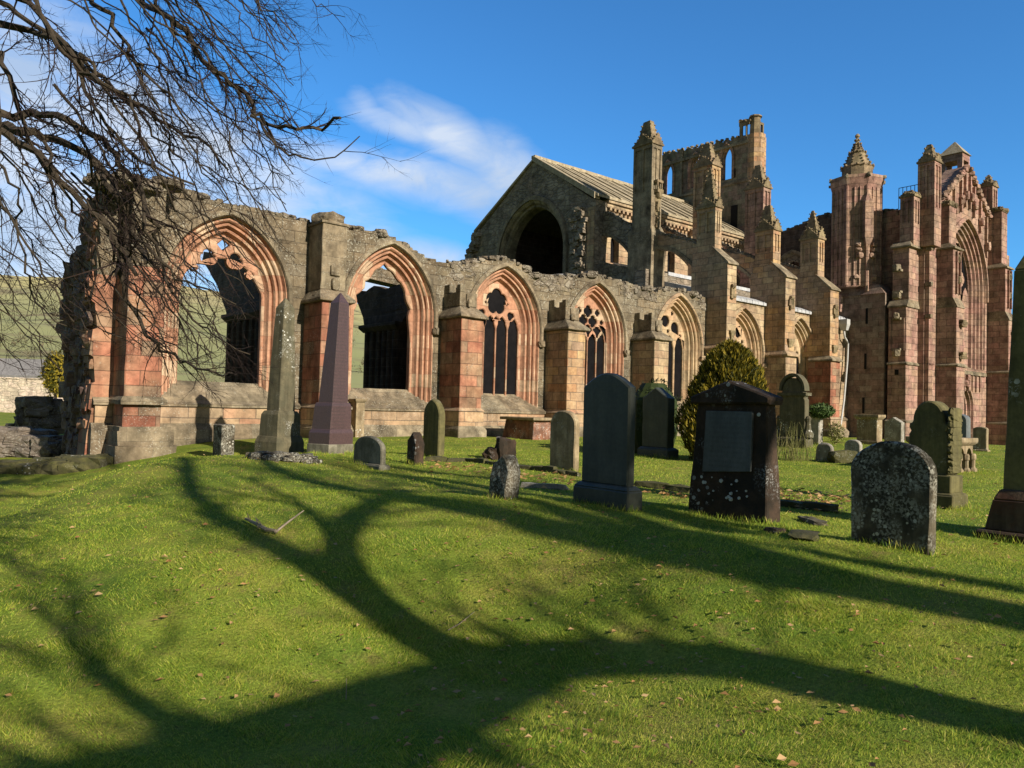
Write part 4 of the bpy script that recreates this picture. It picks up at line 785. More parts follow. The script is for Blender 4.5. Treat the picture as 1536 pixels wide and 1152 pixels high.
# facade with the great window and the door
FY = 18.5; FC = 50.55
fo = [(45.9, -.3), (55.9, -.3), (55.9, 13.9), (54.4, 14.2), (53.9, 14.5), (FC+.35, 16.75), (FC, 17.0), (FC-.35, 16.75), (47.3, 14.4), (46.8, 14.1), (45.9, 13.4)]
fw_ = loop(arch(3.1, 9.6, arc_c(3.1, 4.2), 0, 4.7, 18, 4), FC); fd = loop(arch(1.2, 2.2, arc_c(1.2, 1.5), 0, .0, 10, 3), FC)
mb = MB(); plateY(mb, [fo, fw_, fd], FY, FY+1.2); fa = part(mb, 'facade', 'pink')
mb = MB(); pr = [(0, -.02), (.05, -.02), (.08, .08), (.14, .04), (.22, .06), (.26, .22), (.32, .18), (.4, .2), (.45, .36), (.5, .32), (.58, .34), (.64, .5), (.7, .46), (.78, .5), (.82, .66), (.9, .7), (.9, 1.0), (0, 1.02)]
sweep_arch(mb, FC, FY, 3.1, 9.6, arc_c(3.1, 4.2), 4.7, pr, 18, 5); gw = part(mb, 'window', 'pink', fa)
H = [light(FC-1.75+1.17*i, .95, 4.95, 8.9, .2) for i in range(4)] + [foil(FC, 11.6, .75, 6), foil(FC-1.15, 10.3, .42, 4), foil(FC+1.15, 10.3, .42, 4), foil(FC, 10.35, .4, 4), foil(FC-.75, 12.3, .2, 3), foil(FC+.75, 12.3, .2, 3)]
mb = MB(); plateY(mb, [loop(arch(3.1, 9.6, arc_c(3.1, 4.2), .86, 4.8, 16, 3), FC)]+H, FY+.66, FY+.86, .03); part(mb, 'tracery', 'pink', gw)
mb = MB(); sweep_arch(mb, FC, FY, 3.1, 9.5, arc_c(3.1, 4.2), 9.0, [(-.22, .02), (-.22, -.1), (-.14, -.16), (-.03, -.16), (0, -.05), (0, .02)], 18, 2); part(mb, 'hood_mould', 'pink', gw)
mb = MB(); mb.hexa([(FC-3.1, FY-.12, 4.3), (FC+3.1, FY-.12, 4.3), (FC+3.1, FY+1, 4.3), (FC-3.1, FY+1, 4.3), (FC-3.1, FY-.12, 4.5), (FC+3.1, FY-.12, 4.5), (FC+3.1, FY+.9, 5.0), (FC-3.1, FY+.9, 5.0)]); part(mb, 'sill', 'cap', gw)
mb = MB(); plateY(mb, [loop(arch(3.1, 9.6, arc_c(3.1, 4.2), .9, 4.8, 16, 3), FC)], FY+.76, FY+.79); part(mb, 'glazing', 'glass', gw)
mb = MB(); sweep_arch(mb, FC, FY, 1.2, 2.2, arc_c(1.2, 1.5), 0, [(-.12, -.06), (0, -.06), (.04, .08), (.14, .06), (.18, .24), (.3, .26), (.34, .5), (.34, .8)], 10, 3); dr = part(mb, 'door', 'pink', fa)
mb = MB(); plateY(mb, [loop(arch(1.2, 2.2, arc_c(1.2, 1.5), .3, 0, 10, 3), FC)], FY+.6, FY+.68); part(mb, 'door_leaf', 'slot', dr)
mb = MB(); crockets(mb, [(FC, FY-.12, 3.95), (FC-.2, FY-.1, 3.8), (FC+.2, FY-.1, 3.8), (FC, FY-.14, 4.15)], .16, 120)
for i in range(9): mb.box(FC-2.6+.6*i, FC-2.5+.6*i, FY-.08, FY+.02, 3.3, 4.3)
part(mb, 'carved_panel', 'pink', dr)
mb = MB()
for s_ in (-1, 1):
    for i in range(12):
        f = i/11; x = FC+s_*(3.4*(1-f)+.25*f); z = 14.5+(16.85-14.5)*f; mb.rock((x, FY-.08, z), .18, .14, .13, seed=i)
    for xx, z0, z1 in ((1.0, 14.0, 15.9), (2.0, 13.2, 15.2), (3.0, 11.8, 14.4), (.35, 14.4, 16.4)): mb.box(FC+s_*xx-.07, FC+s_*xx+.07, FY-.16, FY+.02, z0, z1); mb.rock((FC+s_*xx, FY-.18, z0+.7), .13, .12, .25, seed=xx)
    mb.hexa([(FC+s_*3.55-.1, FY-.15, 14.3), (FC+s_*3.55+.1, FY-.15, 14.3), (FC+s_*3.55+.1, FY+.1, 14.3), (FC+s_*3.55-.1, FY+.1, 14.3), (FC+s_*.2-.1, FY-.15, 16.95), (FC+s_*.2+.1, FY-.15, 16.95), (FC+s_*.2+.1, FY+.1, 16.95), (FC+s_*.2-.1, FY+.1, 16.95)])
part(mb, 'gable_carving', 'pink', fa, rough=.01, cell=.4)
mb = MB(); mb.box(55.1, 57.5, 18.4, 19.4, -.3, 12.5); part(mb, 'transept_wall', 'pink')
# stepped wall and bellcote behind the gable
mb = MB(); r_ = random.Random(3)
for i in range(12): x = 46.9+i*.3; mb.box(x, x+.32, 19.5, 20.4, 11.5, 13.8+.22*i+r_.uniform(-.1, .1)); 
for i in range(40): f = r_.random(); mb.rock((46.9+3.6*f, 19.6+r_.uniform(0, .7), 13.85+2.6*f), .18, .2, .14, seed=i, cuts=1)
part(mb, 'gable_backing', 'grey')
q0 = onY(1443.5, 253, 19.5); bx = q0[0]; q1 = onY(1454.5, 253, 19.5)
bc_ = MB(); zb_, zt_ = 16.75, 18.6; X0, X1, YA, YB = bx, q1[0], 19.5, 20.85
bc_.box(X0, X0+.2, YA, YA+.3, zb_, zt_); bc_.box(X1-.2, X1, YA, YA+.3, zb_, zt_); bc_.box(X0, X0+.2, YB-.3, YB, zb_, zt_); bc_.box(X1-.2, X1, YB-.3, YB, zb_, zt_); bc_.box(X0-.003, X1+.003, YA-.003, YB+.003, zb_-1.6, zb_+.45); bc_.box(X0-.002, X1+.002, YA-.002, YB+.002, zt_-.45, zt_)
bc = part(bc_, 'bellcote', 'pink', rough=.008, cell=.5)
mb = MB(); mb.hexa([(X0-.1, YA-.1, zt_), (X1+.1, YA-.1, zt_), (X1+.1, YB+.1, zt_), (X0-.1, YB+.1, zt_), ((X0+X1)/2-.03, (YA+YB)/2-.03, zt_+.95), ((X0+X1)/2+.03, (YA+YB)/2-.03, zt_+.95), ((X0+X1)/2+.03, (YA+YB)/2+.03, zt_+.95), ((X0+X1)/2-.03, (YA+YB)/2+.03, zt_+.95)]); part(mb, 'roof', M['slab'], bc)
mb = MB(); mb.loft([mb.ngon_ring((X0+X1)/2, (YA+YB)/2, zb_+.5+z, r, 12) for z, r in ((0, .3), (.05, .3), (.2, .22), (.45, .17), (.55, .05))]); part(mb, 'bell', 'iron', bc, smooth=True)
# ================================================================== GROUND
def grid_axis(lo, hi, step, far):
    a = list(np.arange(lo, hi, step)); d = step; x = a[-1]
    while x < far: d *= 1.22; x += d; a.append(x)
    d = step; x = lo; pre = []
    while x > -far: d *= 1.22; x -= d; pre.append(x)
    return np.array(pre[::-1]+a)
gx = grid_axis(-5, 22, .22, 2600); gy = grid_axis(-4, 24, .22, 2600)
XX, YY = np.meshgrid(gx, gy, indexing='ij'); ZZ = G(XX, YY)
me = bpy.data.meshes.new('lawn'); nx_, ny_ = XX.shape
idx = np.arange(nx_*ny_).reshape(nx_, ny_)
me.from_pydata(np.stack([XX.ravel(), YY.ravel(), ZZ.ravel()], 1).tolist(), [], np.stack([idx[:-1, :-1].ravel(), idx[1:, :-1].ravel(), idx[1:, 1:].ravel(), idx[:-1, 1:].ravel()], 1).tolist())
me.polygons.foreach_set('use_smooth', [True]*len(me.polygons))
lawn = tag(bpy.data.objects.new('lawn', me), kind='structure'); COL.objects.link(lawn); lawn['_b'] = (0, 0, 0)
m, t, b = newmat('turf'); ge = nn(t, 'ShaderNodeNewGeometry'); P = ge.outputs['Position']
a_ = noi(t, P, 1.1, 5, .6); c_n = noi(t, P, 38, 4, .7)
c = ramp(t, a_, [(.32, (.12, .19, .024)), (.5, (.20, .255, .034)), (.68, (.30, .29, .055))])
c = mixc(t, ramp(t, noi(t, P, 3.3, 5, .65), [(.54, 0.0), (.68, .55)]), c, (.26, .19, .07))
c = mixc(t, 1.0, c, ramp(t, c_n, [(.28, .45), (.7, 1.25)]), 'MULTIPLY')
ln(t, c, b.inputs['Base Color']); b.inputs['Roughness'].default_value = 1; b.inputs['Specular IOR Level'].default_value = .1
bp = nn(t, 'ShaderNodeBump'); bp.inputs['Strength'].default_value = .8; bp.inputs['Distance'].default_value = .03; ln(t, c_n, bp.inputs['Height']); ln(t, bp.outputs[0], b.inputs['Normal'])
me.materials.append(m)
# grass blades near the camera (one object nobody could count)
def leafmat(name, stops, trans=.3, rough=.6):
    m, t, b = newmat(name); ge = nn(t, 'ShaderNodeNewGeometry'); P = ge.outputs['Position']
    tone = mth(t, 'ADD', mth(t, 'MULTIPLY', ge.outputs['Random Per Island'], .5), mth(t, 'ADD', mth(t, 'MULTIPLY', noi(t, P, .9, 4, .6), .3), mth(t, 'MULTIPLY', noi(t, P, 6, 3, .6), .2)))
    c = ramp(t, tone, stops); ln(t, c, b.inputs['Base Color']); b.inputs['Roughness'].default_value = rough; b.inputs['Specular IOR Level'].default_value = .2
    tr = nn(t, 'ShaderNodeBsdfTranslucent'); ln(t, c, tr.inputs['Color']); mx = nn(t, 'ShaderNodeMixShader'); mx.inputs[0].default_value = trans
    ln(t, b.outputs[0], mx.inputs[1]); ln(t, tr.outputs[0], mx.inputs[2]); ln(t, mx.outputs[0], t.nodes['Material Output'].inputs['Surface']); return m
M['blade'] = leafmat('grass_blades', [(.22, (.11, .205, .026)), (.38, (.23, .36, .042)), (.52, (.40, .485, .055)), (.66, (.54, .53, .085)), (.80, (.60, .48, .2))], .45)
def vnoise(x, y, s, seed=0):
    xs, ys = x*s, y*s; xi, yi = np.floor(xs).astype(int), np.floor(ys).astype(int); fx, fy = xs-xi, ys-yi; fx = fx*fx*(3-2*fx); fy = fy*fy*(3-2*fy)
    def h(i, j): v = np.sin(i*127.1+j*311.7+seed*74.7)*43758.5453; return v-np.floor(v)
    return (h(xi, yi)*(1-fx)+h(xi+1, yi)*fx)*(1-fy)+(h(xi, yi+1)*(1-fx)+h(xi+1, yi+1)*fx)*fy
def blades(nper, r0, r1, hmin, hmax, wid):
    n = nper; th = rng.uniform(AZ-.66, AZ+.66, n); r = np.sqrt(rng.uniform(r0*r0, r1*r1, n)); x = r*np.cos(th); y = r*np.sin(th)
    cl = .45*vnoise(x, y, 7, 1)+.35*vnoise(x, y, 2.3, 2)+.2*vnoise(x, y, 17, 3)
    k = (y < 20.6) & (rng.random(n) < .35+1.3*cl); x, y, cl = x[k], y[k], cl[k]; z = G(x, y); n = len(x)
    patch = .35+2.6*np.clip(cl-.25, 0, 1)**1.5+(rng.random(n) < .03)*.8
    h = rng.uniform(hmin, hmax, n)*patch; a = rng.uniform(0, 2*np.pi, n); ln_ = rng.uniform(.4, 1.6, n)*h; la = rng.uniform(0, 2*np.pi, n)*.6+6*vnoise(x, y, 3, 5)
    w = wid*rng.uniform(.6, 1.3, n); dx, dy = np.cos(a)*w/2, np.sin(a)*w/2
    p0 = np.stack([x-dx, y-dy, z-.004], 1); p1 = np.stack([x+dx, y+dy, z-.004], 1); p2 = np.stack([x+np.cos(la)*ln_, y+np.sin(la)*ln_, z+h], 1)
    return np.stack([p0, p1, p2], 1).reshape(-1, 3)
bv = np.concatenate([blades(240000, 2.2, 6.2, .012, .033, .0045), blades(180000, 5.8, 10, .013, .036, .007), blades(130000, 9.5, 20, .016, .04, .012), blades(60000, 19, 42, .016, .04, .024)])
me = bpy.data.meshes.new('grass'); nf_ = len(bv)//3
me.vertices.add(len(bv)); me.vertices.foreach_set('co', bv.astype(np.float32).ravel()); me.loops.add(len(bv)); me.loops.foreach_set('vertex_index', np.arange(len(bv), dtype=np.int32))
me.polygons.add(nf_); me.polygons.foreach_set('loop_start', np.arange(0, len(bv), 3, dtype=np.int32)); me.update(calc_edges=True)
me.materials.append(M['blade']); o = tag(bpy.data.objects.new('grass', me), 'short mown grass covering the graveyard mound', 'grass', kind='stuff'); COL.objects.link(o)
# fallen leaves
M['leaf'] = leafmat('dead_leaf', [(.15, (.20, .10, .035)), (.45, (.36, .20, .08)), (.7, (.46, .32, .16)), (.85, (.30, .14, .07))], .15, .7)
def scatter_leaves(name, pts, smin, smax, label):
    mb = MB()
    zs_ = G(np.array([p[0] for p in pts]), np.array([p[1] for p in pts]))
    for k_, (x, y) in enumerate(pts):
        z = float(zs_[k_])+.032; s_ = random.uniform(smin, smax); a = random.uniform(0, 6.3); ca, sa = math.cos(a)*s_, math.sin(a)*s_; t1, t2, t3 = (random.uniform(-.35, .5)*s_ for _ in range(3))
        mb.add([(x-ca, y-sa, z), (x+sa*.5, y-ca*.5, z+t1+s_*.15), (x+ca, y+sa, z+t2*.5), (x-sa*.5, y+ca*.5, z+t3+s_*.15), (x, y, z-.3*t1*.2)], [(0, 1, 4), (1, 2, 4), (2, 3, 4), (3, 0, 4)])
    return tag(mb.build(name, M['leaf']), label, 'fallen leaves', kind='stuff')
pts = []
for _ in range(2600):
    th = random.uniform(AZ-.63, AZ+.63); r = random.uniform(3, 17) if random.random() < .6 else random.uniform(3, 7.5); x, y = r*math.cos(th), r*math.sin(th)
    if y < 20 and (math.sin(1.1*x+.3)*math.sin(.9*y+1)+random.uniform(-.6, .8)) > 0: pts.append((x, y))
scatter_leaves('fallen_leaves', pts, .013, .032, 'scattered dry beech leaves lying over the grass')

# ================================================================== GRAVE MONUMENTS
M['g_lich'] = plain('lichen_sandstone', (.05, .042, .028), (.15, .125, .085), 4, .95, .6, spots=.8, spot_c=(.40, .39, .33), spot_scale=15, streak=.55, dark=(.018, .017, .012), dark_amt=.75, spot_zone=2.2)
M['g_brown'] = plain('dark_brown_sandstone', (.032, .021, .014), (.07, .045, .03), 5, .95, .6, spots=.22, spot_c=(.42, .43, .42), spot_scale=15, dark=(.018, .016, .012), dark_amt=.75)
M['g_slate'] = plain('dark_green_slate', (.036, .042, .033), (.064, .069, .052), 3, .55, .12, .4, streak=.22)
M['g_panel'] = plain('blue_slate_panel', (.06, .068, .066), (.095, .10, .097), 2.5, .5, .1, .4, streak=.25)
M['g_green'] = plain('algae_green_sandstone', (.10, .09, .036), (.17, .15, .065), 3, .95, .35, streak=.35, spots=.1, dark=(.06, .055, .03), dark_amt=.5)
M['g_tan'] = plain('buff_sandstone', (.27, .20, .12), (.40, .32, .20), 4, .95, .4, streak=.4, spots=.15, dark=(.11, .085, .05), dark_amt=.55)
M['g_grey'] = plain('grey_sandstone', (.16, .15, .11), (.27, .25, .19), 4, .95, .45, streak=.4, spots=.2, dark=(.07, .065, .04), dark_amt=.6)
M['g_obel'] = plain('weathered_grey_stone', (.085, .075, .045), (.15, .13, .08), 5, .9, .4, streak=.35, spots=.12, dark=(.07, .07, .045), dark_amt=.5)
M['g_granite'] = plain('polished_red_granite', (.052, .032, .034), (.095, .058, .058), 34, .38, .04, .5)
M['g_red'] = plain('red_worn_stone', (.20, .09, .055), (.32, .15, .09), 5, .95, .5, spots=.3, streak=.3, dark=(.05, .035, .03), dark_amt=.6)
M['g_blue'] = plain('blue_grey_slate', (.11, .125, .13), (.16, .175, .175), 3, .6, .15, .3, streak=.2)
M['g_pale'] = plain('pale_lichened_stone', (.22, .2, .16), (.36, .33, .27), 6, .95, .5, spots=.7, spot_c=(.5, .5, .46), streak=.3, dark=(.1, .09, .07), dark_amt=.5)
M['g_moss'] = plain('mossy_stone', (.045, .05, .016), (.11, .10, .04), 7, 1, .7, spots=.12, dark=(.05, .045, .03), dark_amt=.6)
# worn, unreadable inscription lines cut in the face
def inscribed(name, base, zrow=.085, depth=.6, south=False):
    m = M[base].copy(); m.name = name; t = m.node_tree; b = t.nodes['Principled BSDF']
    tcx = nn(t, 'ShaderNodeTexCoord'); s_ = nn(t, 'ShaderNodeSeparateXYZ'); ln(t, tcx.outputs['Object'], s_.inputs[0])
    row = mth(t, 'FRACT', mth(t, 'DIVIDE', s_.outputs[2], zrow)); band = mth(t, 'MULTIPLY', mth(t, 'GREATER_THAN', row, .3), mth(t, 'LESS_THAN', row, .72))
    cb = nn(t, 'ShaderNodeCombineXYZ'); ln(t, mth(t, 'ADD', s_.outputs[0], s_.outputs[1]), cb.inputs[0]); ln(t, mth(t, 'MULTIPLY', mth(t, 'FLOOR', mth(t, 'DIVIDE', s_.outputs[2], zrow)), 7.3), cb.inputs[1])
    g = noi(t, cb.outputs[0], 70, 2, .5); letters = mth(t, 'MULTIPLY', band, ramp(t, g, [(.47, 0.0), (.53, 1.0)]))
    gn = nn(t, 'ShaderNodeNewGeometry'); gs_ = nn(t, 'ShaderNodeSeparateXYZ'); ln(t, gn.outputs['True Normal'], gs_.inputs[0])
    if south: letters = mth(t, 'MULTIPLY', mth(t, 'MULTIPLY', letters, mth(t, 'LESS_THAN', gs_.outputs[1], -.8)), mth(t, 'LESS_THAN', mth(t, 'ABSOLUTE', s_.outputs[0]), mth(t, 'ADD', .13, mth(t, 'MULTIPLY', g, .1))))
    else: letters = mth(t, 'MULTIPLY', mth(t, 'MULTIPLY', letters, mth(t, 'LESS_THAN', gs_.outputs[0], -.8)), mth(t, 'LESS_THAN', mth(t, 'ABSOLUTE', s_.outputs[1]), mth(t, 'ADD', .12, mth(t, 'MULTIPLY', g, .22))))
    old = b.inputs['Base Color'].links[0].from_socket; ln(t, mixc(t, mth(t, 'MULTIPLY', letters, depth), old, (.035, .03, .027)), b.inputs['Base Color']); return m
M['g_granite_text'] = inscribed('inscribed_red_granite', 'g_granite', .075, .62, True)
M['g_panel_text'] = inscribed('inscribed_slate_panel', 'g_panel', .055, .35)
M['g_slate_text'] = inscribed('inscribed_green_slate', 'g_slate', .06, .25)

def place(L, C, Rr, yb, yt, g=None):
    """photo columns of the west face (L..C) and south face (C..R), base and top rows -> corner, width, thickness, height"""
    p = onG(C, yb); X, Y, z = p
    q = onX(L, yb, X); w = q[1]-Y
    e = onY(Rr, yb, Y); t = e[0]-X
    h = onX(C, yt, X)[2]-z
    return X, Y, z, abs(w), max(.08, abs(t)), h
def round_top(w, zs, zt, n=12): return [(-w/2, zs)] + [(-w/2*math.cos(math.pi*i/n), zs+(zt-zs)*math.sin(math.pi*i/n)) for i in range(1, n)] + [(w/2, zs)]
def slab(mb, prof, X, Yc, z0, t, lean=0.0):
    """profile (y offset, z) extruded t along +X from the west face X; lean tips the top east"""
    v, f = plate([prof], t, min(.02, t*.2)); mb.add([(X+t/2-c+lean*b_, Yc+a, z0+b_) for a, b_, c in v], f)
FEET = []
def top_shape(kind, w, h):
    hw = w/2
    if kind == 'round': return [(-hw, 0)] + round_top(w, h-hw*.75, h) + [(hw, 0)]
    if kind == 'low': return [(-hw, 0)] + round_top(w, h-hw*.42, h) + [(hw, 0)]
    if kind == 'gothic': return [(x, z) for x, z in arch(hw, h-hw*1.25, arc_c(hw, hw*1.25), 0, 0, 10, 2)]
    if kind == 'shoulder': return [(-hw, 0), (-hw, h*.62), (-hw*.9, h*.66), (-hw*1.0, h*.7), (-hw*.97, h*.74), (-hw*.86, h*.75)] + [(-hw*.80*math.cos(math.pi*i/14), h*.77+h*.23*math.sin(math.pi*i/14)) for i in range(15)] + [(hw*.86, h*.75), (hw*.97, h*.74), (hw, h*.7), (hw*.9, h*.66), (hw, h*.62), (hw, 0)]
    if kind == 'segment': return [(-hw, 0), (-hw, h*.86)] + [(hw*(-1+2*i/10), h*.87+h*.13*math.sin(math.pi*i/10)) for i in range(11)] + [(hw, h*.86), (hw, 0)]
    if kind == 'gable': return [(-hw, 0), (-hw, h*.82), (0, h), (hw, h*.82), (hw, 0)]
    if kind == 'rough': return [(-hw, 0), (-hw*.95, h*.7), (-hw*.5, h*.93), (-hw*.1, h), (hw*.35, h*.9), (hw*.9, h*.8), (hw, h*.55), (hw*.95, 0)]
    return [(-hw, 0), (-hw, h-.03), (-hw+.03, h), (hw-.03, h), (hw, h-.03), (hw, 0)]
def headstone(name, label, px, kind, mat, base=None, lean=0, group='headstones on the abbey lawn', tmin=None, sink=.12, rough=.008, tmax=.32):
    X, Y, z, w, t, h = place(*px); t = min(t, tmax); t = max(t, tmin or .09)
    root = tag(empty(name, (X+t/2, Y+w/2, z)), label, 'gravestone', group); zb = z
    if base:
        bh, ex = base; mb = MB(); mb.box(X-ex, X+t+ex, Y-ex, Y+w+ex, z-sink, z+bh*.8); mb.frus(X-ex, X+t+ex, Y-ex, Y+w+ex, z+bh*.8, X-.02, X+t+.02, Y-.02, Y+w+.02, z+bh)
        mb.build('base', M[mat if mat != 'g_slate_text' else 'g_slate'], root, bevel=.015, rough=rough, cell=.15); zb = z+bh-.01; h -= bh
    else: zb = z-sink; h += sink
    mb = MB(); slab(mb, top_shape(kind, w, h), X, Y+w/2, zb, t, lean); mb.build('slab', M[mat], root, rough=rough, cell=.18)
    FEET.append((X-(base[1] if base else 0), X+t+(base[1] if base else 0), Y-(base[1] if base else 0), Y+w+(base[1] if base else 0)))
    return root, (X, Y, z, w, t, h, zb)

headstone('headstone', 'tall dark green slate headstone on a wide plinth, standing in the middle of the lawn', (870, 940.5, 950, 766, 557), 'segment', 'g_slate_text', base=(.28, .07), rough=.002, tmin=.13)
r, q = headstone('headstone', 'round-topped headstone thick with white lichen, nearest the camera', (1274, 1397, 1406, 834, 665), 'round', 'g_lich', rough=.012, tmin=.13)
# pedimented monument with an inset slate panel
X, Y, z, w, t, h = place(1034, 1154, 1166, 786, 600); t = .2; yc = Y+w/2
root = tag(empty('pedimented_headstone', (X, yc, z)), 'dark brown headstone with a gabled top and an inset blue slate panel', 'gravestone')
mb = MB(); mb.frus(X-.06, X+t+.05, yc-w*.5, yc+w*.5, z-.15, X+.02, X+t, yc-w*.445, yc+w*.43, z+h*.97); mb.build('body', M['g_brown'], root, bevel=.015, rough=.012, cell=.12)
mb = MB(); hp = h*.97
slab(mb, [(-w*.49, 0), (-w*.5, .05), (-w*.49, .085), (0, .27), (w*.49, .085), (w*.5, .05), (w*.49, 0)], X-.04, yc, z+hp-.01, t+.1); mb.build('pediment', M['g_brown'], root, rough=.012, cell=.12)
mb = MB(); pw = w*.3; mb.hexa([(X-.05, yc-pw, z+.55), (X-.05, yc+pw*1.02, z+.50), (X+.06, yc+pw*1.02, z+.50), (X+.06, yc-pw, z+.55), (X-.022, yc-pw*.98, z+hp*.93), (X-.022, yc+pw*.96, z+hp*.93), (X+.07, yc+pw*.96, z+hp*.93), (X+.07, yc-pw*.98, z+hp*.93)]); mb.build('panel', M['g_panel_text'], root, bevel=.004)
lm = plain('white_lichen_patch', (.42, .44, .42), (.55, .56, .53), 40, 1, .3)
for k in range(26):
    mb = MB(); yy, zz_, rr_ = yc+random.gauss(-.02, .17), z+random.choice([random.uniform(.22, .45), random.uniform(.22, .45), random.uniform(.05, 1.2)]), random.uniform(.008, .026)
    if abs(yy-yc) > w*.44 or (abs(yy-yc) < pw and zz_ > z+.5): continue
    xx = X-.06+(zz_-z+.15)/(h+.1)*.08-.004; mb.loft([[(xx+dx, yy+rr_*k_*math.cos(a)*random.uniform(.85, 1.1), zz_+rr_*k_*math.sin(a)) for a in np.arange(0, 6.28, .63)] for dx, k_ in ((.012, 1.0), (-.004, .85))]); mb.build('lichen_patch', lm, root)
# monument at the right edge: tall die on a stepped plinth
p = onG(1470, 806); X, Yn, z = p[0]+.0, p[1], p[2]
root = tag(empty('tall_monument', (X+.4, Yn-.5, z)), 'tall tapering stone monument on a dark plinth, cut by the right edge', 'monument')
mb = MB(); mb.box(X-.06, X+.9, Yn-1.1, Yn+.03, z-.15, z+.09); mb.build('step', M['g_brown'], root, bevel=.02, rough=.01, cell=.2)
d1 = onX(1484, 740, X+.06); mb = MB(); mb.frus(X+.02, X+.82, Yn-1.02, Yn-.03, z+.09, X+.05, X+.78, Yn-.99, d1[1]-.03, z+.4); mb.frus(X+.05, X+.78, Yn-.99, d1[1]-.03, z+.4, X+.1, X+.72, Yn-.93, d1[1]-.08, z+.5); mb.build('plinth', M['g_red'] if False else plain('stained_plinth', (.07, .05, .035), (.12, .085, .055), 4, .95, .5, streak=.5, dark=(.09, .035, .02), dark_amt=.6), root, bevel=.012, rough=.006, cell=.2)
e0 = onX(1504, 735, X+.13); e1 = onX(1521, 405, X+.18); zt = e1[2]
mb = MB(); mb.frus(X+.13, X+.7, Yn-.9, e0[1], z+.48, X+.18, X+.64, Yn-.86, e1[1], zt); mb.frus(X+.18, X+.64, Yn-.86, e1[1], zt, X+.3, X+.5, Yn-.6, e1[1]-.1, zt+.25); mb.build('shaft', M['g_green'], root, bevel=.012, rough=.006, cell=.25)
# obelisks
def obelisk(label, L, C, Rr, yb, stages, lean, name='obelisk'):
    """stages: (left, corner, right, row) from the ground up; rows measured on the south-west corner"""
    p = onG(C, yb); z0 = p[2]; rot = R(16); cr, sr = math.cos(rot), math.sin(rot)
    h0 = stages[0][2][0][0]; cx, cy = p[0]+h0*(cr-sr), p[1]+h0*(sr+cr)          # the near corner stands at p
    root = tag(empty(name, (cx, cy, z0)), label, 'obelisk', 'obelisks on the lawn'); s0 = 0
    for nm, mt, pts in stages:
        mb = MB(); rg = []
        for hw, row in pts:
            qx, qy = cx-hw*(cr-sr), cy-hw*(sr+cr); dpt = (qx*fw[0]+qy*fw[1])
            z = z0-.15 if row is None else atd(C, row, dpt)[2]; lx = lean*max(0, z-z0)
            rg.append([(cx+lx*.77+a*hw*cr-b_*hw*sr, cy-lx*.63+a*hw*sr+b_*hw*cr, z) for a, b_ in ((-1, -1), (1, -1), (1, 1), (-1, 1))])
        mb.loft(rg); mb.build(nm, M[mt], root, bevel=.012, rough=.004 if 'granite' in mt else .01, cell=.22)
    return root, s0
obelisk('weathered grey stone obelisk with a mossy broken base, left of the red one', 376, 414, 460, 684, [
    ('base', 'g_obel', [(.405, None), (.40, 664), (.355, 655)]), ('pedestal', 'g_obel', [(.335, 656), (.32, 622), (.275, 616)]), ('shaft', 'g_obel', [(.235, 617), (.155, 459), (.015, 446)])], .008)
obelisk('polished red granite obelisk with lines of lettering, tallest on the lawn', 460, 493, 529, 681, [
    ('base', 'g_grey', [(.365, None), (.365, 667)]), ('plinth', 'g_granite', [(.35, 668), (.35, 650), (.32, 644)]), ('die', 'g_granite_text', [(.31, 645), (.29, 609), (.27, 604)]), ('shaft', 'g_granite_text', [(.235, 605), (.15, 452), (.015, 438)])], .034)
mb = MB(); p = onG(425, 690)
for i in range(26): x, y = p[0]+random.uniform(-.6, .6), p[1]-.05+random.uniform(-.2, .45); mb.rock((x, y, g1(x, y)+.03), random.uniform(.06, .16), random.uniform(.05, .12), random.uniform(.04, .09), seed=i)
tag(mb.build('broken_kerb', M['g_lich']), 'heap of lichen-covered stones at the foot of the grey obelisk', 'kerb')
# smaller stones
headstone('post_stone', 'short square-topped stone post with white lichen, left of the grey obelisk', (318, 331, 351, 689, 637), 'flat', 'g_lich', tmax=.5)
r, q = headstone('headstone', 'small grey round-shouldered headstone on a sunken plinth, right of the red obelisk', (529, 571, 579, 706, 655), 'low', 'g_grey', base=(.1, .06))
headstone('stump', 'short dark reddish-brown broken grave post beside the pointed headstone', (608, 623, 637, 698, 649), 'rough', 'g_brown', rough=.03, tmax=.45)
headstone('headstone', 'pale green pointed-arch headstone with a cracked face', (633, 657, 667, 687, 599), 'gothic', 'g_green', tmin=.12)
headstone('broken_stone', 'leaning broken headstone with a black face and white lichen edge', (731, 757, 777, 750, 684), 'rough', 'g_lich', lean=.09, rough=.025, tmax=.4)
mb = MB(); p = onG(757, 690); mb.rock((p[0], p[1], p[2]+.22), .2, .17, .26, seed=4, cuts=3, amp=.2); mb.rock((p[0]-.1, p[1]+.2, p[2]+.1), .22, .18, .16, seed=9, cuts=3); tag(mb.build('boulder', M['g_brown'], rough=.01, cell=.1), 'rough pointed boulder just behind the leaning broken stone', 'boulder')
r, q = headstone('headstone', 'round-topped buff headstone left of the tall slate one', (823, 861, 869, 708, 616), 'round', 'g_tan', tmin=.13)
r, q = headstone('headstone', 'dark angular headstone in front of the clipped dark hedge', (962, 1000, 1011, 688, 580), 'gable', 'g_slate', base=(.25, .08), tmin=.25, tmax=.4)
r, q = headstone('headstone', 'tall headstone with scrolled sides and an arched top behind the twiggy shrub', (1168, 1207, 1213, 672, 566), 'shoulder', 'g_obel', base=(.35, .1), tmin=.22, tmax=.3)
X, Y, z, w, t, h, zb = q
mb = MB(); n = 14
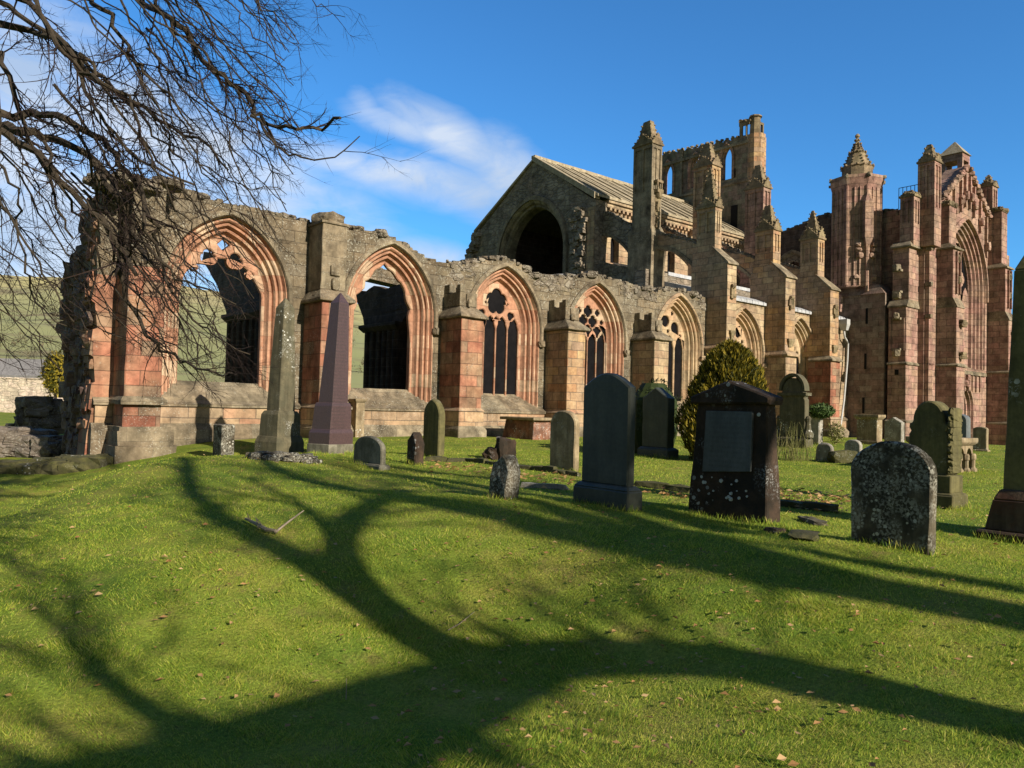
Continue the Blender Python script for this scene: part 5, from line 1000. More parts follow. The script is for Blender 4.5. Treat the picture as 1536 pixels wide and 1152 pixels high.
mb.loft([[(X-.05+dx, Y+w/2+math.cos(math.pi*i/n)*w*rr_, zb+h*.78+math.sin(math.pi*i/n)*h*.25*rr_/.42) for dx, rr_ in ((0, .42), (0, .5), (.3, .5), (.3, .42))] for i in range(n+1)]); mb.box(X-.06, X+t+.06, Y-.05, Y+w+.05, zb+h*.70, zb+h*.75); mb.build('arched_hood', M['g_obel'], r, rough=.006, cell=.15)
for s_ in (Y-.12, Y+w+.0): mb = MB(); mb.loft([mb.ngon_ring(X+.1, s_+.06, zb+zz_, rr_, 8) for zz_, rr_ in ((0, .17), (.12, .18), (.25, .1), (.5, .07), (.62, .1), (.7, .04))]); mb.build('scroll', M['g_obel'], r)
headstone('headstone', 'grey blunt headstone with an ivy bush at its back', (1211, 1228, 1236, 667, 622), 'flat', 'g_pale')
headstone('headstone', 'tiny carved round headstone speckled with lichen, near the shrub', (1223, 1247, 1251, 693, 665), 'round', 'g_pale', rough=.02, tmin=.12)
r, q = headstone('headstone', 'tiny pale headstone with an arched top, right of the carved one', (1266, 1290, 1294, 690, 660), 'round', 'g_pale', tmin=.12)
p = onG(1268, 694); mb = MB(); mb.rock((p[0]-.1, p[1], p[2]+.1), .2, .3, .17, seed=3, cuts=3); tag(mb.build('mossy_stone', M['g_moss'], rough=.01, cell=.1), 'low round mossy stone in front of the tiny arched headstone', 'stone')
def pedestal(label, px, mat, cap=.08):
    X, Y, z, w, t, h = place(*px); root = tag(empty('pedestal_tomb', (X+t/2, Y+w/2, z)), label, 'tomb')
    mb = MB(); mb.box(X-.06, X+t+.06, Y-.06, Y+w+.06, z-.1, z+.14); mb.build('base', M[mat], root, bevel=.015)
    mb = MB(); mb.box(X, X+t, Y, Y+w, z+.14, z+h-.2); mb.build('die', M[mat], root, rough=.006, cell=.2)
    mb = MB(); mb.frus(X-.02, X+t+.02, Y-.02, Y+w+.02, z+h-.2, X-.1, X+t+.1, Y-.1, Y+w+.1, z+h-.1); mb.box(X-.1, X+t+.1, Y-.1, Y+w+.1, z+h-.1, z+h); mb.build('cap', M[mat], root, bevel=.01); return root
pedestal('buff pedestal tomb with a moulded flat cap', (1285, 1315, 1323, 667, 622), 'g_tan')
headstone('headstone', 'pale slab showing behind the buff pedestal tomb', (1277, 1291, 1296, 655, 618), 'flat', 'g_tan')
headstone('headstone', 'weathered pinkish headstone with pointed top, left of the big green one', (1326, 1352, 1359, 665, 626), 'gable', 'g_pale', rough=.015)
r, q = headstone('headstone', 'big green sandstone headstone with curled shoulders on a stepped base', (1362, 1422, 1436, 763, 600), 'shoulder', 'g_green', base=(.22, .1), tmin=.16, rough=.004)
X, Y, z, w, t, h, zb = q; mb = MB(); mb.box(X-.05, X+t+.05, Y-.05, Y+w+.05, zb-.01, zb+.22); mb.build('upper_base', M['g_green'], r, bevel=.012)
mb = MB()
for k in range(10): mb.rock((X+t/2, Y-.02, zb+.3+.085*k), t*.5, .035, .05, seed=k, rot=0)
mb.build('scroll', M['g_green'], r)
p = onG(1424, 692); headstone('headstone', 'blue-grey round-topped headstone behind the arcaded table tomb', (1424, 1450, 1456, 690, 621), 'round', 'g_blue', base=None, tmin=.14)
headstone('headstone', 'small lone buff headstone near the foot of the transept', (1459, 1480, 1483, 678, 640), 'low', 'g_tan', base=(.08, .05))
# arcaded table tomb
p = onG(1425, 709); X, Y, z = p; e = onY(1459, 709, Y); L_ = min(e[0]-X, 1.9)
root = tag(empty('table_tomb', (X+L_/2, Y+.4, z)), 'low table tomb carried on little pointed arches', 'tomb'); zt = z+.72
mb = MB(); mb.box(X-.08, X+L_+.08, Y-.08, Y+.88, zt-.1, zt); mb.frus(X-.02, X+L_+.02, Y-.02, Y+.82, zt-.16, X-.08, X+L_+.08, Y-.08, Y+.88, zt-.1); mb.build('table_top', M['g_tan'], root, bevel=.01, rough=.006, cell=.2)
mb = MB(); n_a = 3; sp_ = L_/n_a
plateY(mb, [[(X, z-.1), (X+L_, z-.1), (X+L_, zt-.15), (X, zt-.15)]] + [[(X+sp_*(k+.5)+x, z_) for x, z_ in arch(sp_*.34, z+.34, arc_c(sp_*.34, sp_*.4), 0, z-.02, 6, 2)] for k in range(n_a)], Y, Y+.1)
plateX(mb, [[(Y+.1, z-.1), (Y+.8, z-.1), (Y+.8, zt-.15), (Y+.1, zt-.15)]] + [[(Y+.1+.35*(k+.5)+x, z_) for x, z_ in arch(.12, z+.34, arc_c(.12, .18), 0, z-.02, 6, 2)] for k in range(2)], X+.001, X+.1)
mb.build('arcade', M['g_tan'], root, bevel=.006)
for k in range(n_a+1):
    mb = MB()
    for zz_, rr_ in ((.0, .09), (.3, .07)): mb.loft([mb.ngon_ring(X+.05+(L_-.1)*k/n_a, Y-.02, z+zz_+d, r2, 8) for d, r2 in ((-.05, rr_), (.04, rr_), (.08, rr_*.7))])
    mb.loft([mb.ngon_ring(X+.05+(L_-.1)*k/n_a, Y-.02, z+d, .05, 8) for d in (0, .33)]); mb.build('column', M['g_tan'], root)
# chest tomb by the wall
X, Y, z, w, t, h = place(752, 799, 818, 660, 627); t = max(t, .9)
root = tag(empty('chest_tomb', (X+t/2, Y+w/2, z)), 'low chest tomb with a weathered flat slab, by the abbey wall', 'tomb')
mb = MB(); mb.frus(X+.0, X+t, Y, Y+w, z-.1, X+.1, X+t-.06, Y+.06, Y+w-.1, z+h-.08); mb.build('chest', M['g_red'], root, bevel=.015, rough=.01, cell=.2)
mb = MB(); mb.box(X-.06, X+t+.08, Y-.1, Y+w+.05, z+h-.08, z+h+.02); mb.build('slab', M['g_tan'], root, bevel=.02, rough=.012, cell=.2)
# slab seen edge on behind the red obelisk
X, Y, z, w, t, h = place(524, 533, 546, 656, 598); root = tag(empty('capped_slab', (X+.1, Y+.1, z)), 'narrow yellowish capped stone upright behind the red obelisk', 'gravestone')
mb = MB(); mb.box(X, X+t, Y, Y+w, z-.1, z+h-.12); mb.build('slab', M['g_tan'], root, bevel=.01, rough=.005, cell=.2)
mb = MB(); mb.frus(X-.01, X+t+.01, Y-.01, Y+w+.01, z+h-.12, X-.05, X+t+.05, Y-.05, Y+w+.05, z+h-.06); mb.box(X-.05, X+t+.05, Y-.05, Y+w+.05, z+h-.06, z+h); mb.build('cap', M['g_tan'], root, bevel=.008)
# flat stones and mossy kerbs
def kerb(label, pxs, mat, w=.16, h=.13, seed=0):
    mb = MB(); r = random.Random(seed); pts = [onG(*q) for q in pxs]
    for a, b_ in zip(pts[:-1], pts[1:]):
        d = b_-a; L = math.hypot(d[0], d[1]); n = max(1, int(L/.3)); ang = math.atan2(d[1], d[0])
        for i in range(n): p = a+d*(i+.5)/n; mb.rock((p[0], p[1], g1(p[0], p[1])+.02), L/n*.55, w*r.uniform(.6, 1.1)/2, h*r.uniform(.6, 1.2), seed=seed+i, rot=ang, cuts=1)
    return tag(mb.build('grave_kerb', M[mat], rough=.012, cell=.12), label, 'kerb', 'grave kerbs')
kerb('mossy grave kerb running from the dark stump to the slate headstone', ((640, 692), (700, 692), (760, 700), (800, 705), (868, 715)), 'g_moss', .16, .07, 1)
kerb('mossy kerb between the slate headstone and the gabled one', ((955, 729), (1000, 734), (1036, 740)), 'g_moss', .14, .06, 5)
kerb('sunken mossy kerb right of the gabled headstone', ((1168, 758), (1210, 763), (1255, 769)), 'g_moss', .2, .07, 9)
kerb('row of white stones flush with the grass beside the slate plinth', ((782, 731), (850, 735)), 'g_pale', .1, .05, 13)
def flatstone(label, px, sx, sy, rot, mat, seed):
    p = onG(*px); mb = MB(); mb.rock((p[0], p[1], p[2]+.015), sx, sy, .035, seed=seed, rot=rot, cuts=3, boxy=.7); return tag(mb.build('flat_stone', M[mat], rough=.006, cell=.08), label, 'stone')
flatstone('mossy flat stone in the grass between the gabled and lichened headstones', (1206, 806), .2, .12, .4, 'g_moss', 1)
flatstone('thin grey slab lying behind the mossy flat stone', (1220, 785), .24, .08, .9, 'g_obel', 2)
flatstone('dark lump of stone at the foot of the gabled headstone', (1163, 799), .09, .07, 0, 'g_brown', 3)
pts = []
for (x0, y0), (x1, y1), n in (((640, 700), (860, 722), 170), ((960, 735), (1040, 748), 50), ((1165, 752), (1262, 762), 90), ((1165, 738), (1290, 752), 90)):
    for _ in range(n): f = random.random(); p = onG(x0+(x1-x0)*f+random.gauss(0, 6), y0+(y1-y0)*f+random.gauss(0, 5)); pts.append((p[0], p[1]))
scatter_leaves('leaf_litter', pts, .03, .06, 'drift of brown leaves along the grave kerbs')
# dead branch and small twigs on the lawn
M['bark'] = plain('grey_brown_bark', (.026, .020, .014), (.065, .05, .034), 14, .95, .6, spots=.0)
M['twig'] = plain('dry_twig', (.22, .17, .12), (.36, .3, .22), 20, .9, .4)
mb = MB(); p = [onG(*q) for q in ((368, 783), (385, 793), (400, 800), (413, 803))]; mb.tube([(a[0], a[1], a[2]+.035+.01*(i % 2)) for i, a in enumerate(p)], [.012, .018, .02, .016], 6)
p = [onG(*q) for q in ((413, 803), (432, 792), (455, 779))]; mb.tube([(a[0], a[1], a[2]+.03+.03*i) for i, a in enumerate(p)], [.014, .011, .006], 5)
for q in ((375, 786), (388, 796), (396, 797)): a = onG(*q); mb.tube([(a[0], a[1], a[2]+.03), (a[0]+random.uniform(-.1, .1), a[1]+random.uniform(-.1, .1), a[2]+.12)], [.012, .003], 4)
tag(mb.build('fallen_branch', M['twig']), 'forked dead branch lying on the sunlit mound', 'branch')
p = onG(519, 1050); mb = MB(); mb.tube([(p[0], p[1], p[2]-.02), (p[0]+.004, p[1]+.006, p[2]+.06), (p[0]-.003, p[1], p[2]+.135)], [.004, .003, .0025], 5); tag(mb.build('twig', M['twig']), 'thin bare twig standing upright in the shaded hollow', 'twig')
p = [onG(*q) for q in ((672, 950), (690, 940), (712, 922))]; mb = MB(); mb.tube([(a[0], a[1], a[2]+.025) for a in p], [.004, .004, .002], 4); tag(mb.build('twig', M['twig']), 'thin dry twig lying flat on the lit slope', 'twig')

# untrimmed tufts where the mower cannot reach, round the foot of every stone
_p = onG(1034, 775); FEET.append((_p[0]-.07, _p[0]+.26, _p[1]-1.15, _p[1]+.02)); _p = onG(1470, 806); FEET.append((_p[0]-.06, _p[0]+.9, _p[1]-1.1, _p[1]+.03))
for c_, r_o in (((418, 686), .42), ((496, 682), .38)): _p = onG(*c_); FEET.append((_p[0]-r_o*.6, _p[0]+r_o*1.4, _p[1]-r_o*.6, _p[1]+r_o*1.4))
tv = []
for x0, x1, y0, y1 in FEET:
    L_ = 2*((x1-x0)+(y1-y0)); n = int(L_*260); u_ = rng.random(n)*L_; a_, b_ = x1-x0, y1-y0
    px_ = np.where(u_ < a_, x0+u_, np.where(u_ < a_+b_, x1, np.where(u_ < 2*a_+b_, x0+(u_-a_-b_), x0))); py_ = np.where(u_ < a_, y0, np.where(u_ < a_+b_, y0+(u_-a_), np.where(u_ < 2*a_+b_, y1, y0+(u_-2*a_-b_))))
    px_ = px_+rng.normal(0, .025, n); py_ = py_+rng.normal(0, .025, n); z_ = G(px_, py_); h_ = rng.uniform(.03, .10, n)*(.4+1.1*vnoise(px_, py_, 5, 9)); la = rng.uniform(0, 6.28, n); aa_ = rng.uniform(0, 6.28, n); w_ = rng.uniform(.003, .006, n)
    tv.append(np.stack([np.stack([px_-np.cos(aa_)*w_, py_-np.sin(aa_)*w_, z_-.01], 1), np.stack([px_+np.cos(aa_)*w_, py_+np.sin(aa_)*w_, z_-.01], 1), np.stack([px_+np.cos(la)*h_*.5, py_+np.sin(la)*h_*.5, z_+h_], 1)], 1).reshape(-1, 3))
tv = np.concatenate(tv); me = bpy.data.meshes.new('grass_tufts'); me.vertices.add(len(tv)); me.vertices.foreach_set('co', tv.astype(np.float32).ravel()); me.loops.add(len(tv)); me.loops.foreach_set('vertex_index', np.arange(len(tv), dtype=np.int32))
me.polygons.add(len(tv)//3); me.polygons.foreach_set('loop_start', np.arange(0, len(tv), 3, dtype=np.int32)); me.update(calc_edges=True); me.materials.append(M['blade'])
COL.objects.link(tag(bpy.data.objects.new('grass_tufts', me), 'longer unmown grass round the foot of the gravestones', 'grass', kind='stuff'))

# ================================================================== SHRUBS
def leaf_cloud(mb, centre, radii, n, s0, s1, shell=.55, up_=.0, seed=0, shape=None):
    r = np.random.default_rng(seed); c = np.array(centre)
    for _ in range(n):
        d = r.normal(size=3); d /= np.linalg.norm(d)
        q = (shell+(1-shell)*r.random())*(.82+.18*noise.noise(Vector(d*2.6)+Vector((seed, 0, 0))))
        p = c + d*np.array(radii)*q
        if shape is not None:
            p = shape(p)
            if p is None: continue
        a = r.normal(size=3); a /= np.linalg.norm(a); a[2] += up_; a /= np.linalg.norm(a); b_ = np.cross(a, d+r.normal(size=3)*.3); b_ /= max(np.linalg.norm(b_), 1e-6); s_ = r.uniform(s0, s1)
        mb.add([p-a*s_, p+b_*s_*.35, p+a*s_, p-b_*s_*.35], [(0, 1, 2, 3)])
M['yew'] = leafmat('golden_yew', [(.25, (.022, .028, .006)), (.45, (.085, .08, .010)), (.6, (.22, .17, .016)), (.8, (.40, .30, .035))], .25)
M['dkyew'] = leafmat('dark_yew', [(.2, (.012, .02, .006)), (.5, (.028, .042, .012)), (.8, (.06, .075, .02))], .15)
M['ivy'] = leafmat('ivy_leaf', [(.2, (.025, .05, .012)), (.5, (.05, .09, .02)), (.8, (.09, .13, .04))], .15)
M['shoot'] = leafmat('green_shoots', [(.2, (.10, .11, .03)), (.5, (.18, .18, .06)), (.8, (.3, .26, .12))], .2)
pL, pR = onG(1012, 692), onG(1140, 692); dyw = 17.6
base = atd(1084, 690, dyw); base[2] = g1(base[0], base[1])
topp = atd(1078, 518, dyw); hy = topp[2]-base[2]; wy = (1146-1018)*dyw/FPX
yw = tag(empty('golden_yew', base), 'clipped golden yew with a domed top, behind the gabled headstone', 'yew tree')
mb = MB(); r = np.random.default_rng(3)
for i in range(17000):
    h_ = r.random()**.8; prof_ = np.interp(h_, [0, .15, .4, .6, .8, .93, 1.0], [.74, .93, 1.0, .86, .64, .4, .1]); th = r.uniform(0, 2*np.pi)
    lump = 1+.2*noise.noise(Vector((math.cos(th)*2.2, math.sin(th)*2.2, h_*4.5)))+.13*noise.noise(Vector((math.cos(th)*7, math.sin(th)*7, h_*14)))
    rad = wy/2*prof_*lump*(1-.22*r.random()**2)*(1.0 if r.random() < .97 else 1.08); p = base+np.array([rad*math.cos(th)+.12*h_, rad*math.sin(th)-.1*h_, .05+h_*hy*(1+.05*noise.noise(Vector((math.cos(th)*3, math.sin(th)*3, 7))))])
    s_ = r.uniform(.03, .075); a = np.array([math.cos(th)*.5, math.sin(th)*.5, 1.0])+r.normal(size=3)*.3; a /= np.linalg.norm(a); b_ = np.cross(a, r.normal(size=3)); b_ /= np.linalg.norm(b_)
    mb.add([p-a*s_, p+b_*s_*.32, p+a*s_*1.5, p-b_*s_*.32], [(0, 1, 2, 3)])
mb.build('crown', M['yew'], yw, base=base)
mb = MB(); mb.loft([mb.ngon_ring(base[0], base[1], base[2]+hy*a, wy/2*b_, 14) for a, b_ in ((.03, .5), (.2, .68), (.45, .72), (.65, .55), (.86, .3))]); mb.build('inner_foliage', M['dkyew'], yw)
mb = MB(); mb.tube([base-[0, 0, .1], base+[0, 0, hy*.5]], [.12, .06], 7); mb.build('trunk', M['bark'], yw)
dh = 20.2; hb = atd(978, 690, dh); hb[2] = g1(hb[0], hb[1]); hh = atd(978, 567, dh)[2]-hb[2]
hg = tag(empty('dark_hedge', hb), 'dark shaded yew bush behind the angular headstone', 'hedge')
mb = MB(); leaf_cloud(mb, hb+[0, 0, hh*.5], (.85, .85, hh*.55), 5000, .03, .07, .6, .4, 5); mb.build('crown', M['dkyew'], hg, base=hb)
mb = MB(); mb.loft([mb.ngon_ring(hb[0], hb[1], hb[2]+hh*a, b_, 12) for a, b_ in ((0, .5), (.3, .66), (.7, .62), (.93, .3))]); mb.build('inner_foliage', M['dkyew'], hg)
pb = onG(1232, 668); pb[2] += 1.2
iv = tag(empty('ivy_bush', pb), 'round ivy clump on top of the blunt grey headstone by the buttress', 'ivy')
mb = MB(); leaf_cloud(mb, (pb[0]+.5, pb[1]+.3, pb[2]+.1), (.62, .62, .38), 1500, .04, .09, .6, 0, 8); mb.build('foliage', M['ivy'], iv)
mb = MB(); leaf_cloud(mb, (pb[0]+.9, pb[1]-.1, pb[2]-.75), (.45, .4, .6), 700, .03, .08, .3, 0, 9); mb.build('trailing_stems', M['shoot'], iv)['kind'] = 'stuff'
sb = onG(1187, 690); sh = tag(empty('twiggy_shrub', sb), 'sparse shrub of upright thin green shoots before the scrolled headstone', 'shrub')
mb = MB()
for i in range(60):
    x, y = sb[0]+random.gauss(0, .2)+.0, sb[1]+random.gauss(0, .28); z = g1(x, y); h_ = random.uniform(.3, .95); dx, dy = random.gauss(0, .1), random.gauss(0, .1)
    mb.tube([(x, y, z), (x+dx*.4, y+dy*.4, z+h_*.5), (x+dx, y+dy, z+h_)], [.008, .006, .002], 3)
    for k in range(14): f = random.uniform(.2, 1); s_ = random.uniform(.015, .035); px_, py_, pz_ = x+dx*f, y+dy*f, z+h_*f; a = random.uniform(0, 6.28); mb.add([(px_, py_, pz_), (px_+math.cos(a)*s_, py_+math.sin(a)*s_, pz_+s_*.8), (px_+math.cos(a+.8)*s_*.6, py_+math.sin(a+.8)*s_*.6, pz_+s_*.2)], [(0, 1, 2)])
mb.build('shoots', M['shoot'], sh, base=sb)

# ================================================================== BARE TREES
def grow(mb, p, d, L, r, lev, rg, droop=0.05, wig=.22, dens=1.0):
    n = 6 if lev < 2 else 4; pts = [np.array(p, float)]; d = np.array(d, float)/np.linalg.norm(d); rad = [r]
    for i in range(n):
        d = d + rg.normal(size=3)*wig*.5; d[2] -= droop; d /= np.linalg.norm(d); pts.append(pts[-1]+d*L/n); rad.append(r*(1-.8*(i+1)/n))
    mb.tube(pts, rad, 5 if lev == 0 else 3)
    if lev < 3:
        k = int(rg.integers(4, 8)*dens) if lev < 2 else int(rg.integers(2, 5)*dens)
        for j in range(k):
            f = rg.uniform(.15, 1)*n; i = min(int(f), n-1); q = pts[i]+(pts[i+1]-pts[i])*(f-i); tdir = pts[i+1]-pts[i]; tdir /= np.linalg.norm(tdir)
            s_ = rg.normal(size=3); s_ -= tdir*(s_@tdir); s_ /= np.linalg.norm(s_); ang = rg.uniform(.35, .85)
            grow(mb, q, tdir*math.cos(ang)+s_*math.sin(ang), L*rg.uniform(.35, .6), r*.5, lev+1, rg, droop, wig, dens)
# the overhanging tree at upper left: limbs placed at their real distances, trunk out of frame to the left
rg = np.random.default_rng(21)
c1 = lambda x, y: (x/2.743, y/2.743)
c2 = lambda x, y: (x/2.4, 240+y/2.4)
LIMBS = [  # (pixel path, depth start, depth end, radius start, end)
 ([(-160, 10), c1(0, 95), c1(120, 120), c1(260, 180), c1(400, 330), c1(540, 410), c1(700, 520), c1(850, 600), c1(940, 700)], 5.6, 4.8, .045, .006),
 ([(-180, 160), c1(0, 470), c1(130, 465), c1(280, 490), c1(420, 580), c1(500, 680), c1(560, 760), c1(620, 900), c1(650, 1010)], 5.6, 4.9, .05, .012),
 ([(-180, 190), c1(0, 515), c1(100, 530), c1(220, 570), c1(330, 620), c1(430, 700), c1(510, 830), c1(560, 960), c1(600, 1080)], 5.3, 4.6, .055, .014),
 ([(100, -60), c1(370, 0), c1(440, 60), c1(520, 190), c1(560, 260), c1(640, 320), c1(720, 420), c1(800, 540)], 5.0, 4.6, .028, .005),
 ([(170, -70), c1(570, 0), c1(700, 70), c1(790, 160), c1(870, 300), c1(1000, 370), c1(1050, 470), c1(1110, 520), c1(1210, 540), c1(1320, 530), c1(1400, 485)], 5.2, 4.4, .032, .008),
 ([c1(1050, 470), c1(1100, 560), c1(1150, 620), c1(1250, 645), c1(1380, 650), c1(1480, 560)], 4.5, 4.3, .014, .003),
 ([(-60, -40), c1(30, 30), c1(180, 130), c1(280, 210), c1(420, 310), c1(480, 380), c1(560, 430), c1(640, 560), c1(760, 660)], 5.9, 5.0, .035, .006),
 ([(20, -50), c1(80, 0), c1(200, 100), c1(300, 240), c1(340, 360), c1(420, 480), c1(520, 620), c1(640, 700), c1(800, 760)], 4.9, 4.4, .03, .006),
 ([(-120, 220), c1(0, 540), c1(120, 620), c1(220, 700), c1(330, 830), c1(420, 900), c1(500, 1010), c1(560, 1130)], 4.9, 4.3, .04, .012),
 ([c2(330, 0), c2(420, 130), c2(470, 250), c2(425, 400), c2(480, 540), c2(560, 660), c2(640, 720), c2(760, 762), c2(850, 772)], 4.8, 4.1, .03, .004),
 ([c2(500, 60), c2(540, 250), c2(580, 400), c2(650, 520), c2(720, 600), c2(800, 660), c2(900, 700)], 4.8, 4.3, .02, .003),
 ([(0, -80), c1(140, 0), c1(230, 180), c1(330, 300), c1(420, 330), c1(520, 400), c1(560, 480), c1(600, 600), c1(650, 740), c1(720, 870)], 4.4, 4.2, .024, .005),
 ([(-20, 60), c2(0, 10), c2(60, 110), c2(70, 220), c2(95, 400), c2(110, 480), c2(170, 570), c2(310, 620)], 4.2, 3.9, .014, .003),
 ([(-40, 200), c2(0, 150), c2(100, 300), c2(200, 470), c2(260, 560), c2(330, 620)], 4.0, 3.8, .013, .003),
 ([(240, -60), c1(640, 0), c1(720, 130), c1(830, 200), c1(900, 330), c1(960, 450), c1(1000, 580), c1(1080, 700)], 5.6, 5.0, .02, .003),
 ([(380, -50), c1(1050, 0), c1(1130, 60), c1(1160, 150), c1(1240, 210)], 5.6, 5.4, .010, .002),
 ([(470, -40), c1(1280, 0), c1(1350, 40), c1(1420, 70)], 5.6, 5.4, .008, .002),
 ([c1(560, 260), c1(620, 400), c1(700, 470), c1(790, 640), c1(900, 720), c1(1050, 790), c1(1180, 800)], 4.7, 4.3, .012, .002),
 ([c2(470, 250), c2(560, 340), c2(640, 420), c2(760, 470), c2(850, 520)], 4.6, 4.2, .016, .003),
 ([(-60, 90), c1(0, 210), c1(60, 380), c1(100, 520), c1(190, 700), c1(240, 860), c1(300, 980)], 5.0, 4.6, .03, .006)]
env = [(-40, 560), (70, 560), (150, 500), (310, 560), (370, 470), (400, 380), (430, 300), (455, 200), (420, 90), (470, 10)]
for k in range(52):
    f = rg.random(); e = f*(len(env)-1); i = min(int(e), len(env)-2); ex, ey = env[i][0]+(env[i+1][0]-env[i][0])*(e-i), env[i][1]+(env[i+1][1]-env[i][1])*(e-i)
    sl_ = rg.uniform(.85, 2.0); L_ = rg.uniform(280, 520); sx, sy = ex-L_/math.hypot(1, sl_), ey-L_*sl_/math.hypot(1, sl_)
    pth = []; bow = rg.uniform(-40, 40)
    for j in range(8): u = j/7; w_ = math.sin(math.pi*u)*bow; pth.append((sx+(ex-sx)*u+w_*.8+rg.normal()*5, sy+(ey-sy)*u-w_*.5+rg.normal()*5))
    d_ = rg.uniform(4.0, 5.6); LIMBS.append((pth, d_+.3, d_, rg.uniform(.007, .017), .003))
tbase = np.array([-6.4, 5.4, g1(-6.4, 5.4)])
ot = tag(empty('overhanging_tree', tbase), 'bare winter tree whose drooping branches hang in from the upper left', 'tree')
mb = MB(); mt = MB(); tw_ = MB()
for path, d0, d1, r0, r1 in LIMBS:
    n = len(path); P_ = []
    for i, q in enumerate(path): f = i/(n-1); P_.append(atd(q[0], q[1], d0+(d1-d0)*f + .12*math.sin(3.1*i+d0*7)))
    # refine
    Q = []; 
    for a, b_ in zip(P_[:-1], P_[1:]):
        for k in range(3): Q.append(a+(b_-a)*k/3 + rg.normal(size=3)*.012)
    Q.append(P_[-1]); rad = [r0*.7+(r1-r0*.7)*(i/(len(Q)-1))**.75 for i in range(len(Q))]; mb.tube(Q, rad, 6)
    if r0 > .02 and (path[0][0] < -30 or path[0][1] < -30):
        top = tbase+np.array([.0, .0, 4.6])+rg.normal(size=3)*.3; mb.tube([top, (top+Q[0])/2+[0, 0, .5], Q[0]], [r0*1.6, r0*1.25, r0], 6)
    Ltot = sum(np.linalg.norm(b_-a) for a, b_ in zip(Q[:-1], Q[1:]))
    for k in range(int(Ltot*(8 if r0 > .0165 else 5.5))):
        f = rg.uniform(.12, .93)*(len(Q)-1); i = min(int(f), len(Q)-2); p_ = Q[i]+(Q[i+1]-Q[i])*(f-i); td = Q[i+1]-Q[i]; td /= max(np.linalg.norm(td), 1e-6)
        s_ = rg.normal(size=3); s_ -= td*(s_@td); s_ /= np.linalg.norm(s_); a = rg.uniform(.3, .8)
        grow(tw_, p_, td*math.cos(a)+s_*math.sin(a)+np.array([0, 0, -.05]), rg.uniform(.2, .6)*(1-.45*f/len(Q)), min(.0065, max(.003, rad[i]*.55)), 1, rg, .0, .2, .9)
for k in range(64):
    q0 = tbase+np.array([rg.uniform(-.2, .2), rg.uniform(-.2, .2), rg.uniform(4.0, 5.2)]); q3 = np.array([rg.uniform(-3.0, 3.4), rg.uniform(3.2, 7.0), rg.uniform(5.6, 8.6)]) if k < 28 else np.array([rg.uniform(.8, 4.8), rg.uniform(3.6, 6.0), rg.uniform(6.2, 7.9)])
    c_ = (q0+q3)/2+np.array([rg.normal()*.4, rg.normal()*.4, 1.0]); pth = [q0*(1-u)**2+2*u*(1-u)*c_+q3*u*u for u in np.linspace(0, 1, 9)]; mb.tube(pth, [.085*(1-u)+(.012 if k < 28 else .03)*u for u in np.linspace(0, 1, 9)], 6)
    for j in range(15):
        i = int(rg.integers(2, 8)); td = pth[i+1]-pth[i]; td /= np.linalg.norm(td); s_ = rg.normal(size=3); s_ -= td*(s_@td); s_ /= np.linalg.norm(s_)
        p_ = pth[i]+(pth[i+1]-pth[i])*rg.random(); d_ = td*.75+s_*.65; L_ = rg.uniform(.6, 1.5)
        if p_[2]+min(0, d_[2]*L_) < 1.75+.56*(p_[0]*fw[0]+p_[1]*fw[1])+.5: continue
        grow(tw_, p_, d_, L_, .016 if k < 28 else .034, 1, rg, -.02, .25, .9)
mb.build('limbs', M['bark'], ot, base=tbase)
M['twigs'] = plain('dark_twigs', (.014, .009, .008), (.034, .02, .016), 16, .9, .3)
tw_.build('twigs', M['twigs'], ot, base=tbase)
mb = MB(); mb.tube([tbase-[0, 0, .2], tbase+[0, 0, .3], tbase+[.05, 0, 2.5], tbase+[0, .05, 4.9]], [.42, .3, .25, .22], 10); mb.build('trunk', M['bark'], ot)

# trees behind the camera to the right: they throw the long shadows over the lawn
hs_ = np.array([sdir[0], sdir[1]])/math.hypot(sdir[0], sdir[1]); TE = math.tan(SUN_EL)
def shadow_tree(label, base, limbs, seed, twig=1.0, thick=1.0):
    rg = np.random.default_rng(seed); bz = g1(*base); b3 = np.array([base[0], base[1], bz]); root = tag(empty('bare_tree', b3), label, 'tree', 'bare trees around the lawn')
    mb = MB(); tw = MB(); nb = base[0]*hs_[0]+base[1]*hs_[1]
    for path, r0, r1 in limbs:
        Q = []
        for q in path:
            P_ = onG(*q); s_ = nb-(P_[0]*hs_[0]+P_[1]*hs_[1]); Q.append(np.array([P_[0]+s_*hs_[0], P_[1]+s_*hs_[1], P_[2]+s_*TE]))
        if path[0] == limbs[0][0][0]: Q = [b3-[0, 0, .2], b3+(Q[0]-b3)*.5+[0, 0, 0]] + Q
        R_ = []; 
        for a, c_ in zip(Q[:-1], Q[1:]):
            for k in range(3): R_.append(a+(c_-a)*k/3)
        R_.append(Q[-1]); R_ = [p for p in R_]
        for _ in range(2): R_ = [R_[0]]+[(R_[i-1]+2*R_[i]+R_[i+1])/4 for i in range(1, len(R_)-1)]+[R_[-1]]
        rad = [thick*(r0+(r1-r0)*i/(len(R_)-1)) for i in range(len(R_))]; mb.tube(R_, rad, 8)
        for k in range(int(len(R_)*1.1*twig)):
            f = rg.uniform(.45, 1)*(len(R_)-1); i = min(int(f), len(R_)-2); p_ = R_[i]+(R_[i+1]-R_[i])*(f-i); td = R_[i+1]-R_[i]; td /= max(np.linalg.norm(td), 1e-6)
            s_ = rg.normal(size=3); s_ -= td*(s_@td); s_ /= np.linalg.norm(s_); a = rg.uniform(.4, .9); grow(tw, p_, td*math.cos(a)+s_*math.sin(a), rg.uniform(.8, 2.0), .03, 1, rg, -.02, .3, .8)
    mb.build('trunk', M['bark'], root, base=b3)
    if tw.v: tw.build('twigs', M['twigs'], root, base=b3)
